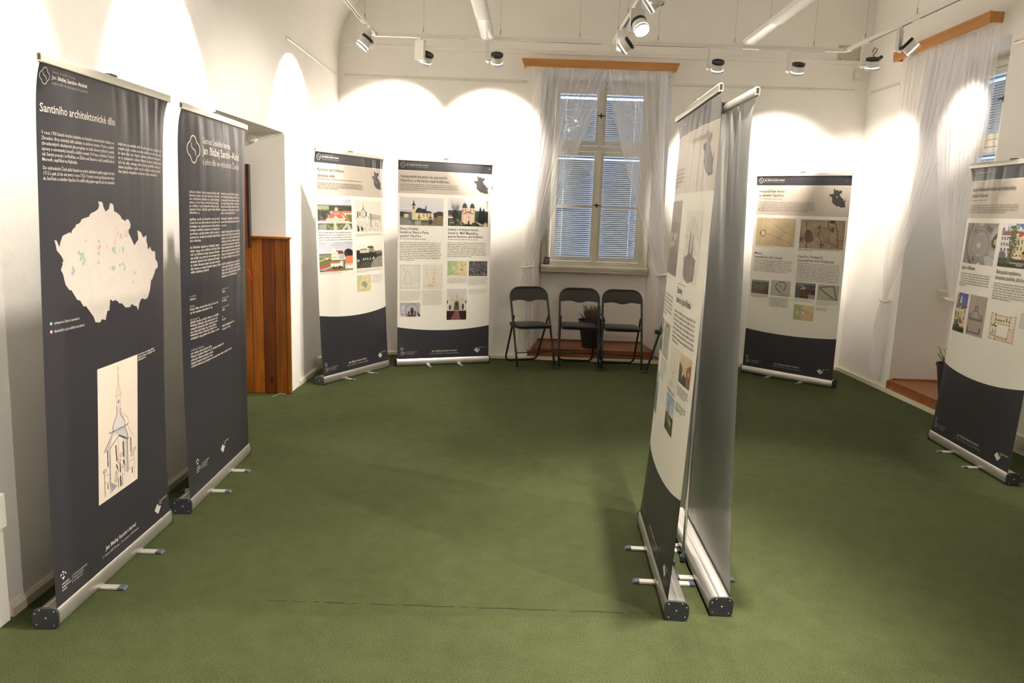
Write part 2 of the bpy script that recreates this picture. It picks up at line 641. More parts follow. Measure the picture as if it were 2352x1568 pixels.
# skirtings
bb = MB()
bb.extrude([(YB, 0), (YB - 0.022, 0), (YB - 0.022, 0.030), (YB - 0.012, 0.042), (YB, 0.042)], 'X', XL, 3.73)
struct(bb.obj('baseboard_back', M['base']), 'low cream skirting along the back wall')
bb = MB()
for a, b in ((2.76, 5.04), (6.80, YB)):
    bb.extrude([(XL, 0), (XL + 0.020, 0), (XL + 0.020, 0.036), (XL + 0.010, 0.050), (XL, 0.050)], 'Y', a, b)
struct(bb.obj('baseboard_left', M['base']), 'low cream skirting along the left wall')
bb = MB()
bb.prism([(xr(1.0), 1.0), (xr(1.0) - 0.024, 1.0), (xr(YB) - 0.024, YB - 0.02), (xr(YB), YB - 0.02)], 0, 0.042)
struct(bb.obj('baseboard_right', M['base']), 'low cream skirting along the right wall')


# ------------------------------------------------------------------ windows
def make_window(name, w, z0, z1, lab):
    """local: X across 0..w, front toward -Y, frame from z0 to z1. y=0 is the front of the frame."""
    root = bpy.data.objects.new(name, None)
    col.objects.link(root)
    struct(root, lab)
    zt = z0 + (z1 - z0) * 0.655     # transom centre
    fr = MB()
    fw = 0.045
    for a, b in (((0, 0, z0), (fw, 0.10, z1)), ((w - fw, 0, z0), (w, 0.10, z1)), ((fw, 0, z0), (w - fw, 0.10, z0 + 0.045)),
                 ((fw, 0, z1 - 0.05), (w - fw, 0.10, z1)), ((fw, 0.0, zt - 0.03), (w - fw, 0.10, zt + 0.03))):
        fr.box(a, b)
    fr.obj('window_frame', M['winpaint'], root, bevel=0.003)
    mm = MB()
    mm.box((w / 2 - 0.024, -0.018, z0 + 0.01), (w / 2 + 0.024, 0.02, zt - 0.015))
    mm.box((w / 2 - 0.024, -0.018, zt + 0.01), (w / 2 + 0.024, 0.02, z1 - 0.03))
    mm.obj('meeting_stile', M['winpaint'], root, bevel=0.006)
    gap = 0.004
    for (xa, xb) in ((fw, w / 2), (w / 2, w - fw)):
        for (za, zb, mun) in ((z0 + 0.045, zt - 0.03, True), (zt + 0.03, z1 - 0.05, False)):
            c = MB()
            t = 0.05
            x0_, x1_, za_, zb_ = xa + gap, xb - gap, za + gap, zb - gap
            c.box((x0_, 0.004, za_), (x0_ + t, 0.045, zb_))
            c.box((x1_ - t, 0.004, za_), (x1_, 0.045, zb_))
            c.box((x0_ + t, 0.004, za_), (x1_ - t, 0.045, za_ + t))
            c.box((x0_ + t, 0.004, zb_ - t), (x1_ - t, 0.045, zb_))
            if mun:
                zc = za_ + (zb_ - za_) * 0.50
                c.box((x0_ + t, 0.010, zc - 0.012), (x1_ - t, 0.040, zc + 0.012))
            cs = c.obj('casement', M['winpaint'], root, bevel=0.003)
            panes = [(za_ + t, zc - 0.012), (zc + 0.012, zb_ - t)] if mun else [(za_ + t, zb_ - t)]
            for pa, pb in panes:
                MB().box((x0_ + t, 0.024, pa), (x1_ - t, 0.027, pb)).obj('pane', M['glass'], cs)
            # venetian blind between the sashes: slats with the cord slot left open
            sl = MB()
            n = int((zb_ - za_ - t * 2 - 0.03) / 0.0232)
            left = xa < w / 2 - 0.01
            cx = x0_ + t + (0.075 if left else 0) if left else x1_ - t - 0.075
            for k in range(n):
                zc2 = za_ + t + 0.012 + k * 0.0232
                an = R(58)
                nr_ = 6
                pr_ = []
                for q_ in range(nr_ + 1):
                    q = -1 + 2 * q_ / nr_
                    sag = 0.0065 * (1 - q * q)
                    pr_.append((0.075 - 0.0135 * math.cos(an) * q - sag * math.sin(an), zc2 + 0.0135 * math.sin(an) * q - sag * math.cos(an)))
                for q in range(nr_):
                    segs = ((x0_ + t - 0.005, cx - 0.004), (cx + 0.004, x1_ - t + 0.005)) if q in (2, 3) else ((x0_ + t - 0.005, x1_ - t + 0.005),)
                    for (sa, sb) in segs:
                        sl.add([(sa, *pr_[q]), (sb, *pr_[q]), (sb, *pr_[q + 1]), (sa, *pr_[q + 1])], [(0, 1, 2, 3)])
            so = sl.obj('blind_slats', M['slat'], cs)
            so['kind'] = 'stuff'
            MB().box((x0_ + t - 0.005, 0.062, zb_ - t - 0.022), (x1_ - t + 0.005, 0.088, zb_ - t - 0.002)).obj('blind_rail', M['slatrail'], cs)
            if mun:
                MB().box((x0_ + t - 0.005, 0.066, za_ + t + 0.0), (x1_ - t + 0.005, 0.084, za_ + t + 0.008)).obj('blind_rail', M['slatrail'], cs)
    for zc in ((z0 + zt) / 2 + 0.03, (z1 + zt) / 2 + 0.01):
        h = MB()
        h.lathe([(0.014, 0), (0.014, 0.006), (0.006, 0.010), (0.006, 0.026)], 10, (w / 2 - 0.004, -0.02, zc), Matrix.Rotation(R(90), 3, 'X'))
        h.tube([(w / 2 - 0.045, -0.042, zc), (w / 2 - 0.01, -0.044, zc + 0.002), (w / 2 + 0.05, -0.040, zc - 0.004)], [0.006, 0.007, 0.0045], 8)
        h.cbox((w / 2 - 0.004, -0.022, zc), (0.012, 0.006, 0.055))
        h.obj('latch', M['brass'], root, smooth=True)
    for xh in (fw * 0.5, w - fw * 0.5):
        for zc in (z0 + 0.18, zt - 0.16, zt + 0.15, z1 - 0.16):
            MB().tube([(xh, -0.006, zc - 0.05), (xh, -0.006, zc + 0.05)], 0.006, 8).obj('hinge', M['winpaint'], root, smooth=True)
    # moulded sill board
    sl = MB()
    p = [(0.0, z0), (-0.055, z0), (-0.075, z0 - 0.018), (-0.075, z0 - 0.034), (-0.062, z0 - 0.040), (-0.062, z0 - 0.054),
         (-0.046, z0 - 0.062), (-0.046, z0 - 0.080), (-0.030, z0 - 0.090), (0.09, z0 - 0.10), (0.09, z0)]
    sl.extrude(p, 'X', -0.055, w + 0.055)
    sl.obj('sill', M['winpaint'], root)
    return root


w1 = make_window('window_1', 1.14, 1.06, 3.10, 'cream double casement window with closed blinds in the back niche')
w1.location = (0.36, 8.90, 0)
w2 = make_window('window_2', 0.98, 1.06, 3.10, 'cream casement window with closed blinds in the right niche')
w2.location = (4.19, 7.27, 0)
w2.rotation_euler = (0, 0, R(-90))

# ================================================================== PICTURE RAILS
def rail(name, p0, p1, label, holes=4):
    d = Vector(p1) - Vector(p0)
    L = d.length
    rz = math.atan2(d.y, d.x)
    o = thing(name, p0, rz, label, 'picture rail')
    m = MB()
    m.extrude([(0, -0.012), (-0.006, -0.014), (-0.010, -0.008), (-0.010, 0.010), (-0.004, 0.014), (0, 0.012)], 'X', 0, L)
    m.obj('rail_profile', M['rail'], o)
    for k in range(holes):
        x = 0.04 + (L - 0.08) * k / (holes - 1)
        MB().lathe([(0.004, 0), (0.004, 0.002)], 8, (x, -0.009, 0.006), Matrix.Rotation(R(90), 3, 'X')).obj('screw', M['brass'], o)
    return o


rail('picture_rail', (-1.90, YB - 0.001, 3.035), (0.08, YB - 0.001, 3.050), 'thin metal picture rail on the back wall left of the window')
rail('picture_rail', (1.60, YB - 0.001, 3.055), (3.60, YB - 0.001, 3.030), 'thin metal picture rail on the back wall right of the window', 5)
rail('picture_rail', (XL + 0.001, 6.60, 3.02), (XL + 0.001, 8.32, 3.015), 'thin metal picture rail on the left wall beyond the door recess', 3)
rail('picture_rail', (xr(8.38) - 0.001, 8.38, 3.03), (xr(7.66) - 0.001, 7.66, 3.055), 'short metal picture rail on the right wall by the far corner', 3)
rail('picture_rail', (xr(6.16) - 0.001, 6.16, 3.075), (xr(4.9) - 0.001, 4.9, 3.075), 'metal picture rail on the right wall nearer than the curtain', 3)


# ================================================================== PELMETS AND CURTAINS
def pelmet(loc, rz, w, h, label, slant, ret=0.12, near_return=False, far_ret=True):
    o = thing('wooden_pelmet', loc, rz, label, 'pelmet')
    b = MB()
    s = slant
    b.add([(0, 0, h), (w, 0, h), (w - s, 0.006, 0), (s, 0.006, 0), (0, 0.02, h), (w, 0.02, h), (w - s, 0.026, 0), (s, 0.026, 0)],
          [(0, 1, 2, 3), (7, 6, 5, 4), (0, 4, 5, 1), (3, 2, 6, 7), (0, 3, 7, 4), (1, 5, 6, 2)])
    b.obj('front_board', M['pelmet'], o)
    r_ = MB().box((s, 0.021, h * 0.05), (s + 0.02, ret, h * 0.95))
    r_.obj('side_board', M['pelmet'], o)
    r_ = MB().box((w - s - 0.02, 0.021, h * 0.05), (w - s, ret, h * 0.95))
    r_.obj('side_board', M['pelmet'], o)
    MB().box((s + 0.02, 0.055, h * 0.30), (w - s - 0.02, 0.085, h * 0.42)).obj('curtain_track', M['alu_matt'], o)
    return o


pelmet((0.0, 8.315, 3.170), 0, 1.668, 0.080, 'orange pine pelmet board over the back window', 0.030, 0.134)
# right window: front toward -X  (local X runs to -Y)
pelmet((3.66, 7.82, 3.235), R(-90.8), 1.58, 0.088, 'orange pine pelmet board over the right window', 0.0, 0.11)


def lerp(a, b, t):
    return a + (b - a) * t


def curtain_panel(name, parent, side, x_out, x_in, z_top, tie, z_bot, tail, folds, depth, seed, tofun, bow=0.0):
    """sheer panel: s across 0..1 (0 = outer edge), gathered at the tie, with real overlapping folds."""
    rg = random.Random(seed)
    ns, nz = 220, 46
    zt = tie[1]
    zs = [z_top + (zt - z_top) * (i / 30) for i in range(31)] + [zt + (z_bot - zt) * (i / 15) for i in range(1, 16)]
    ph = [rg.uniform(0, 6.28) for _ in range(6)]
    V, F = [], []
    for j, z in enumerate(zs):
        if z >= zt:
            k = (z_top - z) / (z_top - zt)
            kk = k ** 1.12
            a, b = lerp(x_out, tie[0] - 0.045 * side, k ** 2.2), lerp(x_in, tie[0] + 0.035 * side, kk)
            b += side * bow * math.sin(math.pi * k)
            amp = lerp(0.017, 0.010, k)
        else:
            k = (zt - z) / (zt - z_bot)
            q = min(1, k * 3.0) ** 0.6
            a, b = lerp(tie[0] - 0.045 * side, tail[0], q), lerp(tie[0] + 0.035 * side, tail[1], q)
            amp = lerp(0.012, 0.022, q)
        wloc = abs(b - a)
        for i in range(ns + 1):
            s = i / ns
            f = 2 * math.pi * folds * (s + 0.035 * math.sin(5 * s + ph[0]) + 0.02 * math.sin(13 * s + ph[1]))
            x = a + (b - a) * s + side * wloc / folds * 0.25 * math.sin(f + 0.6)
            A = amp * (0.75 + 0.4 * math.sin(7 * s + ph[2]))
            y = depth + A * math.cos(f) + 0.006 * math.sin(2.3 * f + ph[3]) * (1 - 0.5 * k)
            V.append(tofun(x, y, z))
    for j in range(len(zs) - 1):
        for i in range(ns):
            o = j * (ns + 1) + i
            F.append((o, o + 1, o + ns + 2, o + ns + 1))
    m = MB()
    m.add(V, F)
    o = m.obj(name, M['sheer'], parent, smooth=True)
    return o


def tie_band(parent, c, w, d, tofun):
    m = MB()
    pts = [tofun(c[0] + w * math.cos(a), c[2] + d * math.sin(a), c[1] + 0.006 * math.cos(a)) for a in [2 * math.pi * k / 20 for k in range(20)]]
    m.tube(pts, 0.013, 8, closed=True)
    m.tube([tofun(c[0] + w * 0.9, c[2], c[1]), tofun(c[0] + w * 1.3, c[2] + 0.03, c[1] + 0.012)], [0.014, 0.006], 8)
    return m.obj('tie_band', M['tie'], parent, smooth=True)


f_back = lambda x, y, z: (x, y, z)
root = thing('sheer_curtain', (0, 0, 0), 0, 'white sheer left curtain panel tied back on the back window', 'curtain')
curtain_panel('curtain_cloth', root, 1, 0.115, 0.95, 3.19, (0.145, 1.055), 0.115, (0.06, 0.215), 11, 8.375, 3, f_back, bow=-0.02)
tie_band(root, (0.14, 1.055, 8.375), 0.062, 0.035, f_back)
root = thing('sheer_curtain', (0, 0, 0), 0, 'white sheer right curtain panel tied back on the back window', 'curtain')
curtain_panel('curtain_cloth', root, -1, 1.555, 0.905, 3.19, (1.625, 1.015), 0.06, (1.70, 1.60), 10, 8.372, 8, f_back, bow=0.02)
tie_band(root, (1.63, 1.015, 8.372), 0.055, 0.035, f_back)

# right window: local x -> y, depth -> towards the wall in x
f_right = lambda x, y, z: (xr(x) - y, x, z)
root = thing('sheer_curtain', (0, 0, 0), 0, 'white sheer far curtain panel of the right window, tied low at its far side', 'curtain')
curtain_panel('curtain_cloth', root, -1, 7.72, 6.55, 3.24, (7.52, 0.905), 0.10, (7.66, 7.42), 11, 0.055, 21, f_right, bow=0.03)
tie_band(root, (7.52, 0.905, 0.055), 0.05, 0.03, f_right)
root = thing('sheer_curtain', (0, 0, 0), 0, 'white sheer near curtain panel of the right window, brightly lit on top', 'curtain')
curtain_panel('curtain_cloth', root, 1, 6.28, 7.02, 3.24, (6.42, 1.04), 0.10, (6.05, 6.26), 10, 0.055, 33, f_right, bow=0.10)
tie_band(root, (6.44, 1.04, 0.055), 0.05, 0.03, f_right)

# ================================================================== WOODEN STEPS IN THE NICHES
st = thing('wooden_step', (0, 0, 0), 0, 'red brown wooden step filling the floor of the back window niche', 'step')
MB().prism([(0.185, 8.425), (1.665, 8.425), (1.58, 8.999), (0.30, 8.999)], 0.115, 0.135).obj('tread', M['step'], st)
MB().box((0.175, 8.432, 0.043), (1.675, 8.449, 0.115)).obj('riser', M['step'], st)
MB().box((0.30, 8.985, 0.135), (1.58, 8.998, 0.155)).obj('quarter_round', M['step'], st)
st = thing('wooden_step', (0, 0, 0), 0, 'red brown wooden step filling the floor of the right window niche', 'step')
MB().prism([(xr(7.355) - 0.02, 7.345), (XW - 0.002, 7.33), (XW - 0.002, 6.28), (xr(6.21) - 0.02, 6.27)], 0.115, 0.135).obj('tread', M['step'], st)
MB().prism([(xr(7.38) - 0.012, 7.38), (xr(7.38) - 0.001, 7.38), (xr(6.2) - 0.001, 6.2), (xr(6.2) - 0.012, 6.2)], 0.043, 0.115).obj('riser', M['step'], st)
MB().prism([(xr(7.33) + 0.02, 7.326), (XW - 0.002, 7.31), (XW - 0.002, 7.325), (xr(7.33) + 0.02, 7.341)], 0.135, 0.152).obj('quarter_round', M['step'], st)


# ================================================================== PANELLING IN THE DOOR RECESS
pn = thing('wood_panelling', (0, 0, 0), 0, 'knotty orange pine panelling on the far side of the door recess', 'panelling')
edges = [-2.60, -2.425, -2.262, -2.165, -2.063, -1.963]
for a, b in zip(edges[:-1], edges[1:]):
    p = MB()
    p.extrude([(a + 0.0015, 6.478), (a + 0.005, 6.474), (b - 0.005, 6.474), (b - 0.0015, 6.478), (b - 0.0015, 6.4985), (a + 0.0015, 6.4985)], 'Y', 0, 1)
    v = [(x, z, y * 1.352 + 0.004) for (x, y, z) in p.v]
    p.v = v
    p.obj('plank', M['plank_dark' if -2.2 < a < -2.1 else 'plank'], pn)
MB().box((XL + 0.003, 6.470, 0.004), (XL + 0.034, 6.499, 1.356)).obj('corner_bead', M['plank'], pn, bevel=0.004)
MB().box((-2.60, 6.448, 1.357), (XL + 0.048, 6.499, 1.377)).obj('cap_moulding', M['plank'], pn, bevel=0.004)
dc = thing('display_case', (0, 0, 0), 0, 'dark mahogany framed glass case hung in the door recess above the panelling', 'display case')
MB().box((-2.62, 6.40, 1.283), (-2.24, 6.445, 1.97)).obj('case_back', M['darkglass'], dc)
f_ = MB()
for a, b in (((-2.305, 6.385, 1.27), (-2.262, 6.44, 1.97)), ((-2.66, 6.385, 1.27), (-2.62, 6.44, 1.97)), ((-2.62, 6.385, 1.27), (-2.305, 6.44, 1.31)), ((-2.62, 6.385, 1.93), (-2.305, 6.44, 1.97))):
    f_.box(a, b)
f_.obj('case_frame', M['mahogany'], dc)
rb = MB()
rb.tube([(-2.27, 6.45, 1.075), (-2.262, 6.440, 1.055), (-2.252, 6.446, 1.02), (-2.258, 6.45, 0.99)], 0.004, 6)
rb.tube([(-2.27, 6.45, 1.075), (-2.285, 6.448, 1.085)], 0.005, 6)
tag(rb.obj('red_ribbon', M['ribbon']), 'small red ribbon tied on the panelling between two planks', 'ribbon')
cl = MB()
cl.lathe([(0.042, 0), (0.042, 0.006), (0.034, 0.012), (0.030, 0.03), (0.012, 0.034)], 20, (-2.22, 6.476, 2.185), Matrix.Rotation(R(90), 3, 'X'))
tag(cl.obj('round_lamp', M['lampwhite'], smooth=True, shade_auto=True), 'small round white lamp under the door recess soffit', 'lamp')

# ================================================================== SMALL FIXTURES
def socket(loc, rz, label, w=0.15, h=0.085):
    o = thing('socket_box', loc, rz, label, 'socket')
    MB().box((-w / 2, -0.045, 0), (w / 2, 0, h)).obj('housing', M['socket'], o, bevel=0.006)
    for dx in ((-0.035, 0.035) if w > 0.12 else (0.0,)):
        MB().lathe([(0.024, 0), (0.024, 0.003), (0.019, 0.004), (0.018, 0.001)], 20, (dx, -0.045, h / 2), Matrix.Rotation(R(90), 3, 'X')).obj('socket_ring', M['lampwhite'], o, smooth=True, shade_auto=True)
    return o


socket((xr(5.42) - 0.001, 5.42, 0.062), R(-90), 'cream double power socket low on the right wall behind the last banner')
socket((XL + 0.021, 7.42, 0.055), R(90), 'cream power socket low on the left wall behind the banner by the corner', 0.10, 0.10)
sb = thing('motion_sensor', (3.60, YB - 0.002, 3.165), R(-22), 'small cream motion sensor high in the back right corner', 'sensor')
MB().box((-0.038, -0.055, 0.0), (0.038, 0, 0.115)).obj('housing', M['socket'], sb, bevel=0.010)
MB().lathe([(0.020, 0), (0.017, 0.008), (0.004, 0.010)], 16, (-0.003, -0.055, 0.085), Matrix.Rotation(R(90), 3, 'X')).obj('sensor_lens', M['lampwhite'], sb, smooth=True)
pl = thing('cover_plate', (3.49, YB - 0.001, 3.375), 0, 'flat beige cover plate screwed high on the back wall by the right corner', 'cover plate')
MB().box((-0.125, -0.008, -0.02), (0.125, 0, 0.14)).obj('plate', M['panel_beige'], pl, bevel=0.002)
for dx in (-0.10, 0.10):
    for dz in (0.0, 0.12):
        MB().lathe([(0.006, 0), (0.006, 0.002)], 8, (dx, -0.009, dz), Matrix.Rotation(R(90), 3, 'X')).obj('screw', M['brass'], pl)
dv = thing('clock_device', (0.375, 8.872, 1.060), R(-28), 'small black tilted clock on the left end of the back window sill', 'clock')
MB().add([(-0.030, -0.030, 0.0), (0.030, -0.030, 0), (0.030, -0.018, 0), (-0.030, -0.018, 0), (-0.030, 0.006, 0.085), (0.030, 0.006, 0.085), (0.030, 0.018, 0.085), (-0.030, 0.018, 0.085)],
         [(0, 1, 5, 4), (1, 2, 6, 5), (2, 3, 7, 6), (3, 0, 4, 7), (4, 5, 6, 7), (3, 2, 1, 0)]).obj('case', M['black'], dv)
MB().add([(-0.021, -0.0275, 0.012), (0.021, -0.0275, 0.012), (0.021, 0.0005, 0.075), (-0.021, 0.0005, 0.075), (-0.021, -0.026, 0.012), (0.021, -0.026, 0.012), (0.021, 0.002, 0.075), (-0.021, 0.002, 0.075)],
         [(0, 1, 2, 3), (7, 6, 5, 4), (0, 4, 5, 1), (1, 5, 6, 2), (2, 6, 7, 3), (3, 7, 4, 0)]).obj('screen', M['greyglass'], dv)
MB().add([(-0.025, -0.01, 0), (-0.025, 0.045, 0), (-0.022, 0.012, 0.06), (-0.021, -0.01, 0), (-0.021, 0.045, 0), (-0.018, 0.012, 0.06)], [(0, 1, 2), (5, 4, 3), (0, 3, 4, 1), (1, 4, 5, 2), (2, 5, 3, 0)]).obj('stand', M['black'], dv)
ut = thing('wall_box', (XL + 0.0185, 2.60, 0.40), R(90), 'white utility box at the left picture edge on the wall', 'wall box')
MB().box((-0.08, -0.03, 0), (0.125, 0, 0.135)).obj('housing', M['wall'], ut, bevel=0.004)
sw = MB()
sw.tube([(-1.98 + 0.0, 6.46, 0.004), (-2.02, 6.40, 0.018), (-2.06, 6.34, 0.006)], 0.0022, 5)
tag(sw.obj('straw_blade', M['straw']), 'thin pale straw blade lying on the carpet before the panelling', 'straw')


# ================================================================== PLANTS
def pot_plant(loc, label, seed, n, h):
    rg = random.Random(seed)
    o = thing('potted_heather', loc, rg.uniform(0, 6), label, 'plant')
    m = MB()
    m.lathe([(0.098, 0.0), (0.102, 0.006), (0.148, 0.300), (0.156, 0.306), (0.156, 0.322), (0.144, 0.322), (0.138, 0.290), (0.02, 0.286)], 32)
    m.obj('pot', M['pot'], o, smooth=True, shade_auto=True)
    m = MB()
    m.lathe([(0.136, 0.285), (0.10, 0.298), (0.02, 0.302)], 20)
    m.obj('soil', M['soil'], o, smooth=True)
    for kind, mt, cnt, cx in (('flower_sprigs', M['heather'], n, -0.05), ('green_sprigs', M['leafgreen'], n, 0.06)):
        m = MB()
        for k in range(cnt):
            a = rg.uniform(0, 6.28)
            r0 = rg.uniform(0, 0.07)
            x0_, y0_ = cx * 0.8 + r0 * math.cos(a), r0 * math.sin(a)
            hh = h * rg.uniform(0.45, 1.0) * (1.25 if kind == 'green_sprigs' else 0.9)
            lean = rg.uniform(0.01, 0.09)
            tip = (x0_ + lean * math.cos(a) + rg.uniform(-.01, .01), y0_ + lean * math.sin(a), 0.29 + hh)
            mid = (x0_ + lean * 0.35 * math.cos(a), y0_ + lean * 0.35 * math.sin(a), 0.29 + hh * 0.5)
            m.tube([(x0_, y0_, 0.285), mid, tip], [0.0028, 0.0035, 0.0012], 5)
            for q in range(9):
                t = 0.2 + 0.8 * q / 9
                bx, by, bz = lerp(x0_, tip[0], t), lerp(y0_, tip[1], t), lerp(0.29, tip[2], t)
                aa = rg.uniform(0, 6.28)
                l = rg.uniform(0.010, 0.022)
                m.tube([(bx, by, bz), (bx + l * math.cos(aa), by + l * math.sin(aa), bz + l * 0.9)], [0.0026, 0.0010], 4)
        q = m.obj(kind, mt, o, smooth=True)
        q['kind'] = 'stuff'
    return o


pot_plant((0.912, 8.62, 0.135), 'dark pot of heather on the back niche step behind the chairs', 4, 70, 0.17)
pot_plant((3.93, 6.55, 0.135), 'dark pot with dry sprigs on the right niche step, half behind a banner', 9, 26, 0.16)


# ================================================================== TRACK LIGHTING
ZT = 3.20
TX0, TX1, TXM, TY = -1.345, 2.955, 0.835, 7.22


def track(p0, p1, label, slots):
    d = Vector(p1) - Vector(p0)
    L = d.length
    o = thing('lighting_track', p0, math.atan2(d.y, d.x), label, 'lighting track')
    MB().box((0, -0.017, -0.017), (L, 0.017, 0.017)).obj('track_body', M['lampwhite'], o, bevel=0.002)
    for a, b in slots:
        MB().box((a, -0.0055, -0.0185), (b, 0.0055, -0.0165)).obj('track_slot', M['slot'], o)
    return o


def wires(pts, label_fmt):
    for (x, y, lab) in pts:
        o = thing('suspension_wire', (x, y, ZT + 0.017), 0, lab, 'wire', 'thin steel wires holding the lighting tracks')
        MB().tube([(0, 0, 0.03), (0, 0, H - ZT - 0.017)], 0.0012, 5).obj('wire', M['wire'], o)
        MB().tube([(0, 0, 0.018), (0, 0, 0.055)], 0.0042, 8).obj('gripper', M['wire'], o)
        MB().box((-0.016, -0.014, 0.0), (0.016, 0.014, 0.018)).obj('clip', M['lampwhite'], o)


track((TX0, TY, ZT), (TX1, TY, ZT), 'white lighting track running along the back wall', [(0.42, 2.06), (2.3, 3.35), (3.5, 4.1)])
track((TX0, TY - 0.018, ZT), (TX0, 0.4, ZT), 'white lighting track running along the left wall', [(0.05, 0.35), (0.6, 6.6)])
track((TX1, TY - 0.018, ZT), (TX1 + 0.10, 0.4, ZT), 'white lighting track running along the right wall', [(0.08, 0.30), (0.42, 1.10), (1.22, 6.6)])
track((TXM, TY - 0.018, ZT), (TXM + 0.02, 0.4, ZT), 'white lighting track running down the middle of the room', [(0.2, 1.15), (1.45, 6.6)])
wl_ = [(-0.90, TY, 'steel wire over the back track left of the tube lamp'), (-0.20, TY, 'steel wire over the back track right of the left tube lamp'),
       (0.52, TY, 'steel wire over the back track above the curtain pelmet'), (1.235, TY, 'steel wire over the back track right of the middle track'),
       (1.93, TY, 'steel wire over the back track by the right tube lamp'), (2.65, TY, 'steel wire over the back track near the right corner'),
       (TX0, 6.78, 'steel wire over the left track by the corner lamp'), (TX1, 6.86, 'steel wire over the right track by the back corner'),
       (TX1 + 0.02, 6.05, 'steel wire over the right track above the pelmet'), (TXM, 6.95, 'steel wire over the middle track near the back track'),
       (TXM, 6.35, 'steel wire over the middle track between its two lamps')]
wires(wl_, None)

spot_no = [0]


def spot(x, y, plate_rz, head_side, aim, label, watts=None, size=62, blend=0.35, group=None, light=True, head=None):
    """track spotlight at (x,y) under the track; plate_rz turns the driver plate; aim = direction of the beam; head = direction the
    housing points when its wall-wash lens throws the beam higher."""
    o = thing('track_spotlight', (x, y, ZT - 0.017), plate_rz, label, 'spotlight', group)
    MB().box((-0.022, -0.014, -0.022), (0.022, 0.014, 0.0)).obj('track_adapter', M['lampwhite'], o, bevel=0.002)
    MB().box((-0.055, -0.013, -0.185), (0.055, 0.013, -0.022)).obj('driver_box', M['lampwhite'], o, bevel=0.002)
    aimv = Vector(aim).normalized()
    inv = Matrix.Rotation(-plate_rz, 3, 'Z')
    a = inv @ (Vector(head).normalized() if head else aimv)
    beam = inv @ aimv
    sgn = head_side
    hc = Vector((0.0, sgn * 0.088, -0.165))
    MB().tube([(0.0, sgn * 0.012, -0.172), (0.0, sgn * 0.035, -0.172)], 0.010, 10).obj('pivot_arm', M['lampwhite'], o, smooth=True)
    MB().box((-0.045, min(0, sgn * 0.013), -0.190), (0.045, max(0, sgn * 0.013) + (0.035 if sgn > 0 else 0) - (0 if sgn > 0 else 0), -0.184)).obj('bracket', M['lampwhite'], o)
    q = a.to_track_quat('Z', 'Y').to_matrix()
    hd = MB()
    hd.lathe([(0.050, -0.030), (0.054, -0.026), (0.056, 0.018), (0.056, 0.022)], 28, hc, q)
    hb_ = hd.obj('lamp_head', M['lampwhite'], o, smooth=True, shade_auto=True)
    bk = MB()
    bk.lathe([(0.020, -0.046), (0.034, -0.047), (0.040, -0.052), (0.056, -0.052), (0.057, -0.034), (0.052, -0.030)], 28, hc, q)
    bk.obj('heat_sink', M['lampblack'], o, smooth=True, shade_auto=True)
    rg_ = MB()
    rg_.lathe([(0.0555, 0.0230), (0.0568, 0.0235), (0.0568, 0.0265), (0.0555, 0.0270)], 28, hc, q)
    rg_.obj('light_ring', M['ring'], o, smooth=True)
    rm = MB()
    # open glass rim (tube wall) and glowing disc inside it
    rim = []
    n = 28
    prof = [(0.056, 0.029), (0.058, 0.047), (0.0545, 0.047), (0.052, 0.030)]
    v, f = [], []
    for (r_, z_) in prof:
        for k in range(n):
            an = 2 * math.pi * k / n
            v.append(tuple((q @ Vector((r_ * math.cos(an), r_ * math.sin(an), z_))) + hc))
    for i in range(4):
        for k in range(n):
            l = (k + 1) % n
            f.append((i * n + k, i * n + l, ((i + 1) % 4) * n + l, ((i + 1) % 4) * n + k))
    rm.add(v, f)
    rm.obj('lens_rim', M['lens'], o, smooth=True, shade_auto=True)
    ds = MB()
    ds.lathe([(0.0515, 0.029), (0.0515, 0.033)], 28, hc, q)
    ds.obj('lamp_disc', M['glow'], o)
    if light:
        ld = bpy.data.lights.new('spot_beam', 'SPOT')
        ld.energy = watts or WALL_W
        ld.color = LAMP_RGB
        ld.spot_size = R(size)
        ld.spot_blend = blend
        ld.shadow_soft_size = 0.02
        lo = bpy.data.objects.new('bulb', ld)
        col.objects.link(lo)
        lo.parent = o
        lo.location = hc + (q @ Vector((0, 0, 0.056)))
        lo.rotation_euler = (-beam).to_track_quat('Z', 'Y').to_euler()
    return o


def aim(azi, down):
    """azi: degrees from +Y clockwise towards +X."""
    a, d = R(azi), R(down)
    return (math.sin(a) * math.cos(d), math.cos(a) * math.cos(d), -math.sin(d))


spot(-0.93, TY, R(-35), 1, aim(-22, 27), 'white track spotlight turned left, leftmost on the back track', size=60, blend=0.65, head=aim(-38, 54))
spot(-0.315, TY, R(90), -1, aim(-4, 29.5), 'white track spotlight on the back track below the left tube lamp', size=60, blend=0.65, head=aim(-4, 57))
spot(1.70, TY, R(78), -1, aim(18, 33), 'white track spotlight on the back track right of the window', size=50, blend=0.65, head=aim(6, 58))
spot(2.43, TY, R(70), -1, aim(14, 36), 'white track spotlight on the back track, nearest to the right corner', watts=WALL_W * 0.72, size=62, blend=0.65, head=aim(4, 66))
spot(TX1 + 0.005, 6.90, R(65), -1, aim(28, 38), 'white track spotlight with a black cable on the right track at the back corner', watts=WALL_W * 0.45, size=60, blend=0.65, head=aim(20, 70))
spot(TX1 + 0.0, 6.24, R(50), -1, aim(60, 30), 'white track spotlight aimed at the right curtain', watts=WALL_W * 0.24, size=44, blend=0.7, head=aim(105, 42))
spot(TX0, 6.78, R(10), -1, aim(-84, 45), 'white track spotlight on the left track by the back corner', watts=WALL_W * 0.5, size=80, blend=0.5, head=aim(-100, 52))
spot(TXM + 0.01, 5.90, R(8), -1, aim(158, 52), 'white track spotlight on the middle track with its bright disc facing the viewer', watts=ROOM_W, size=70, blend=0.6)
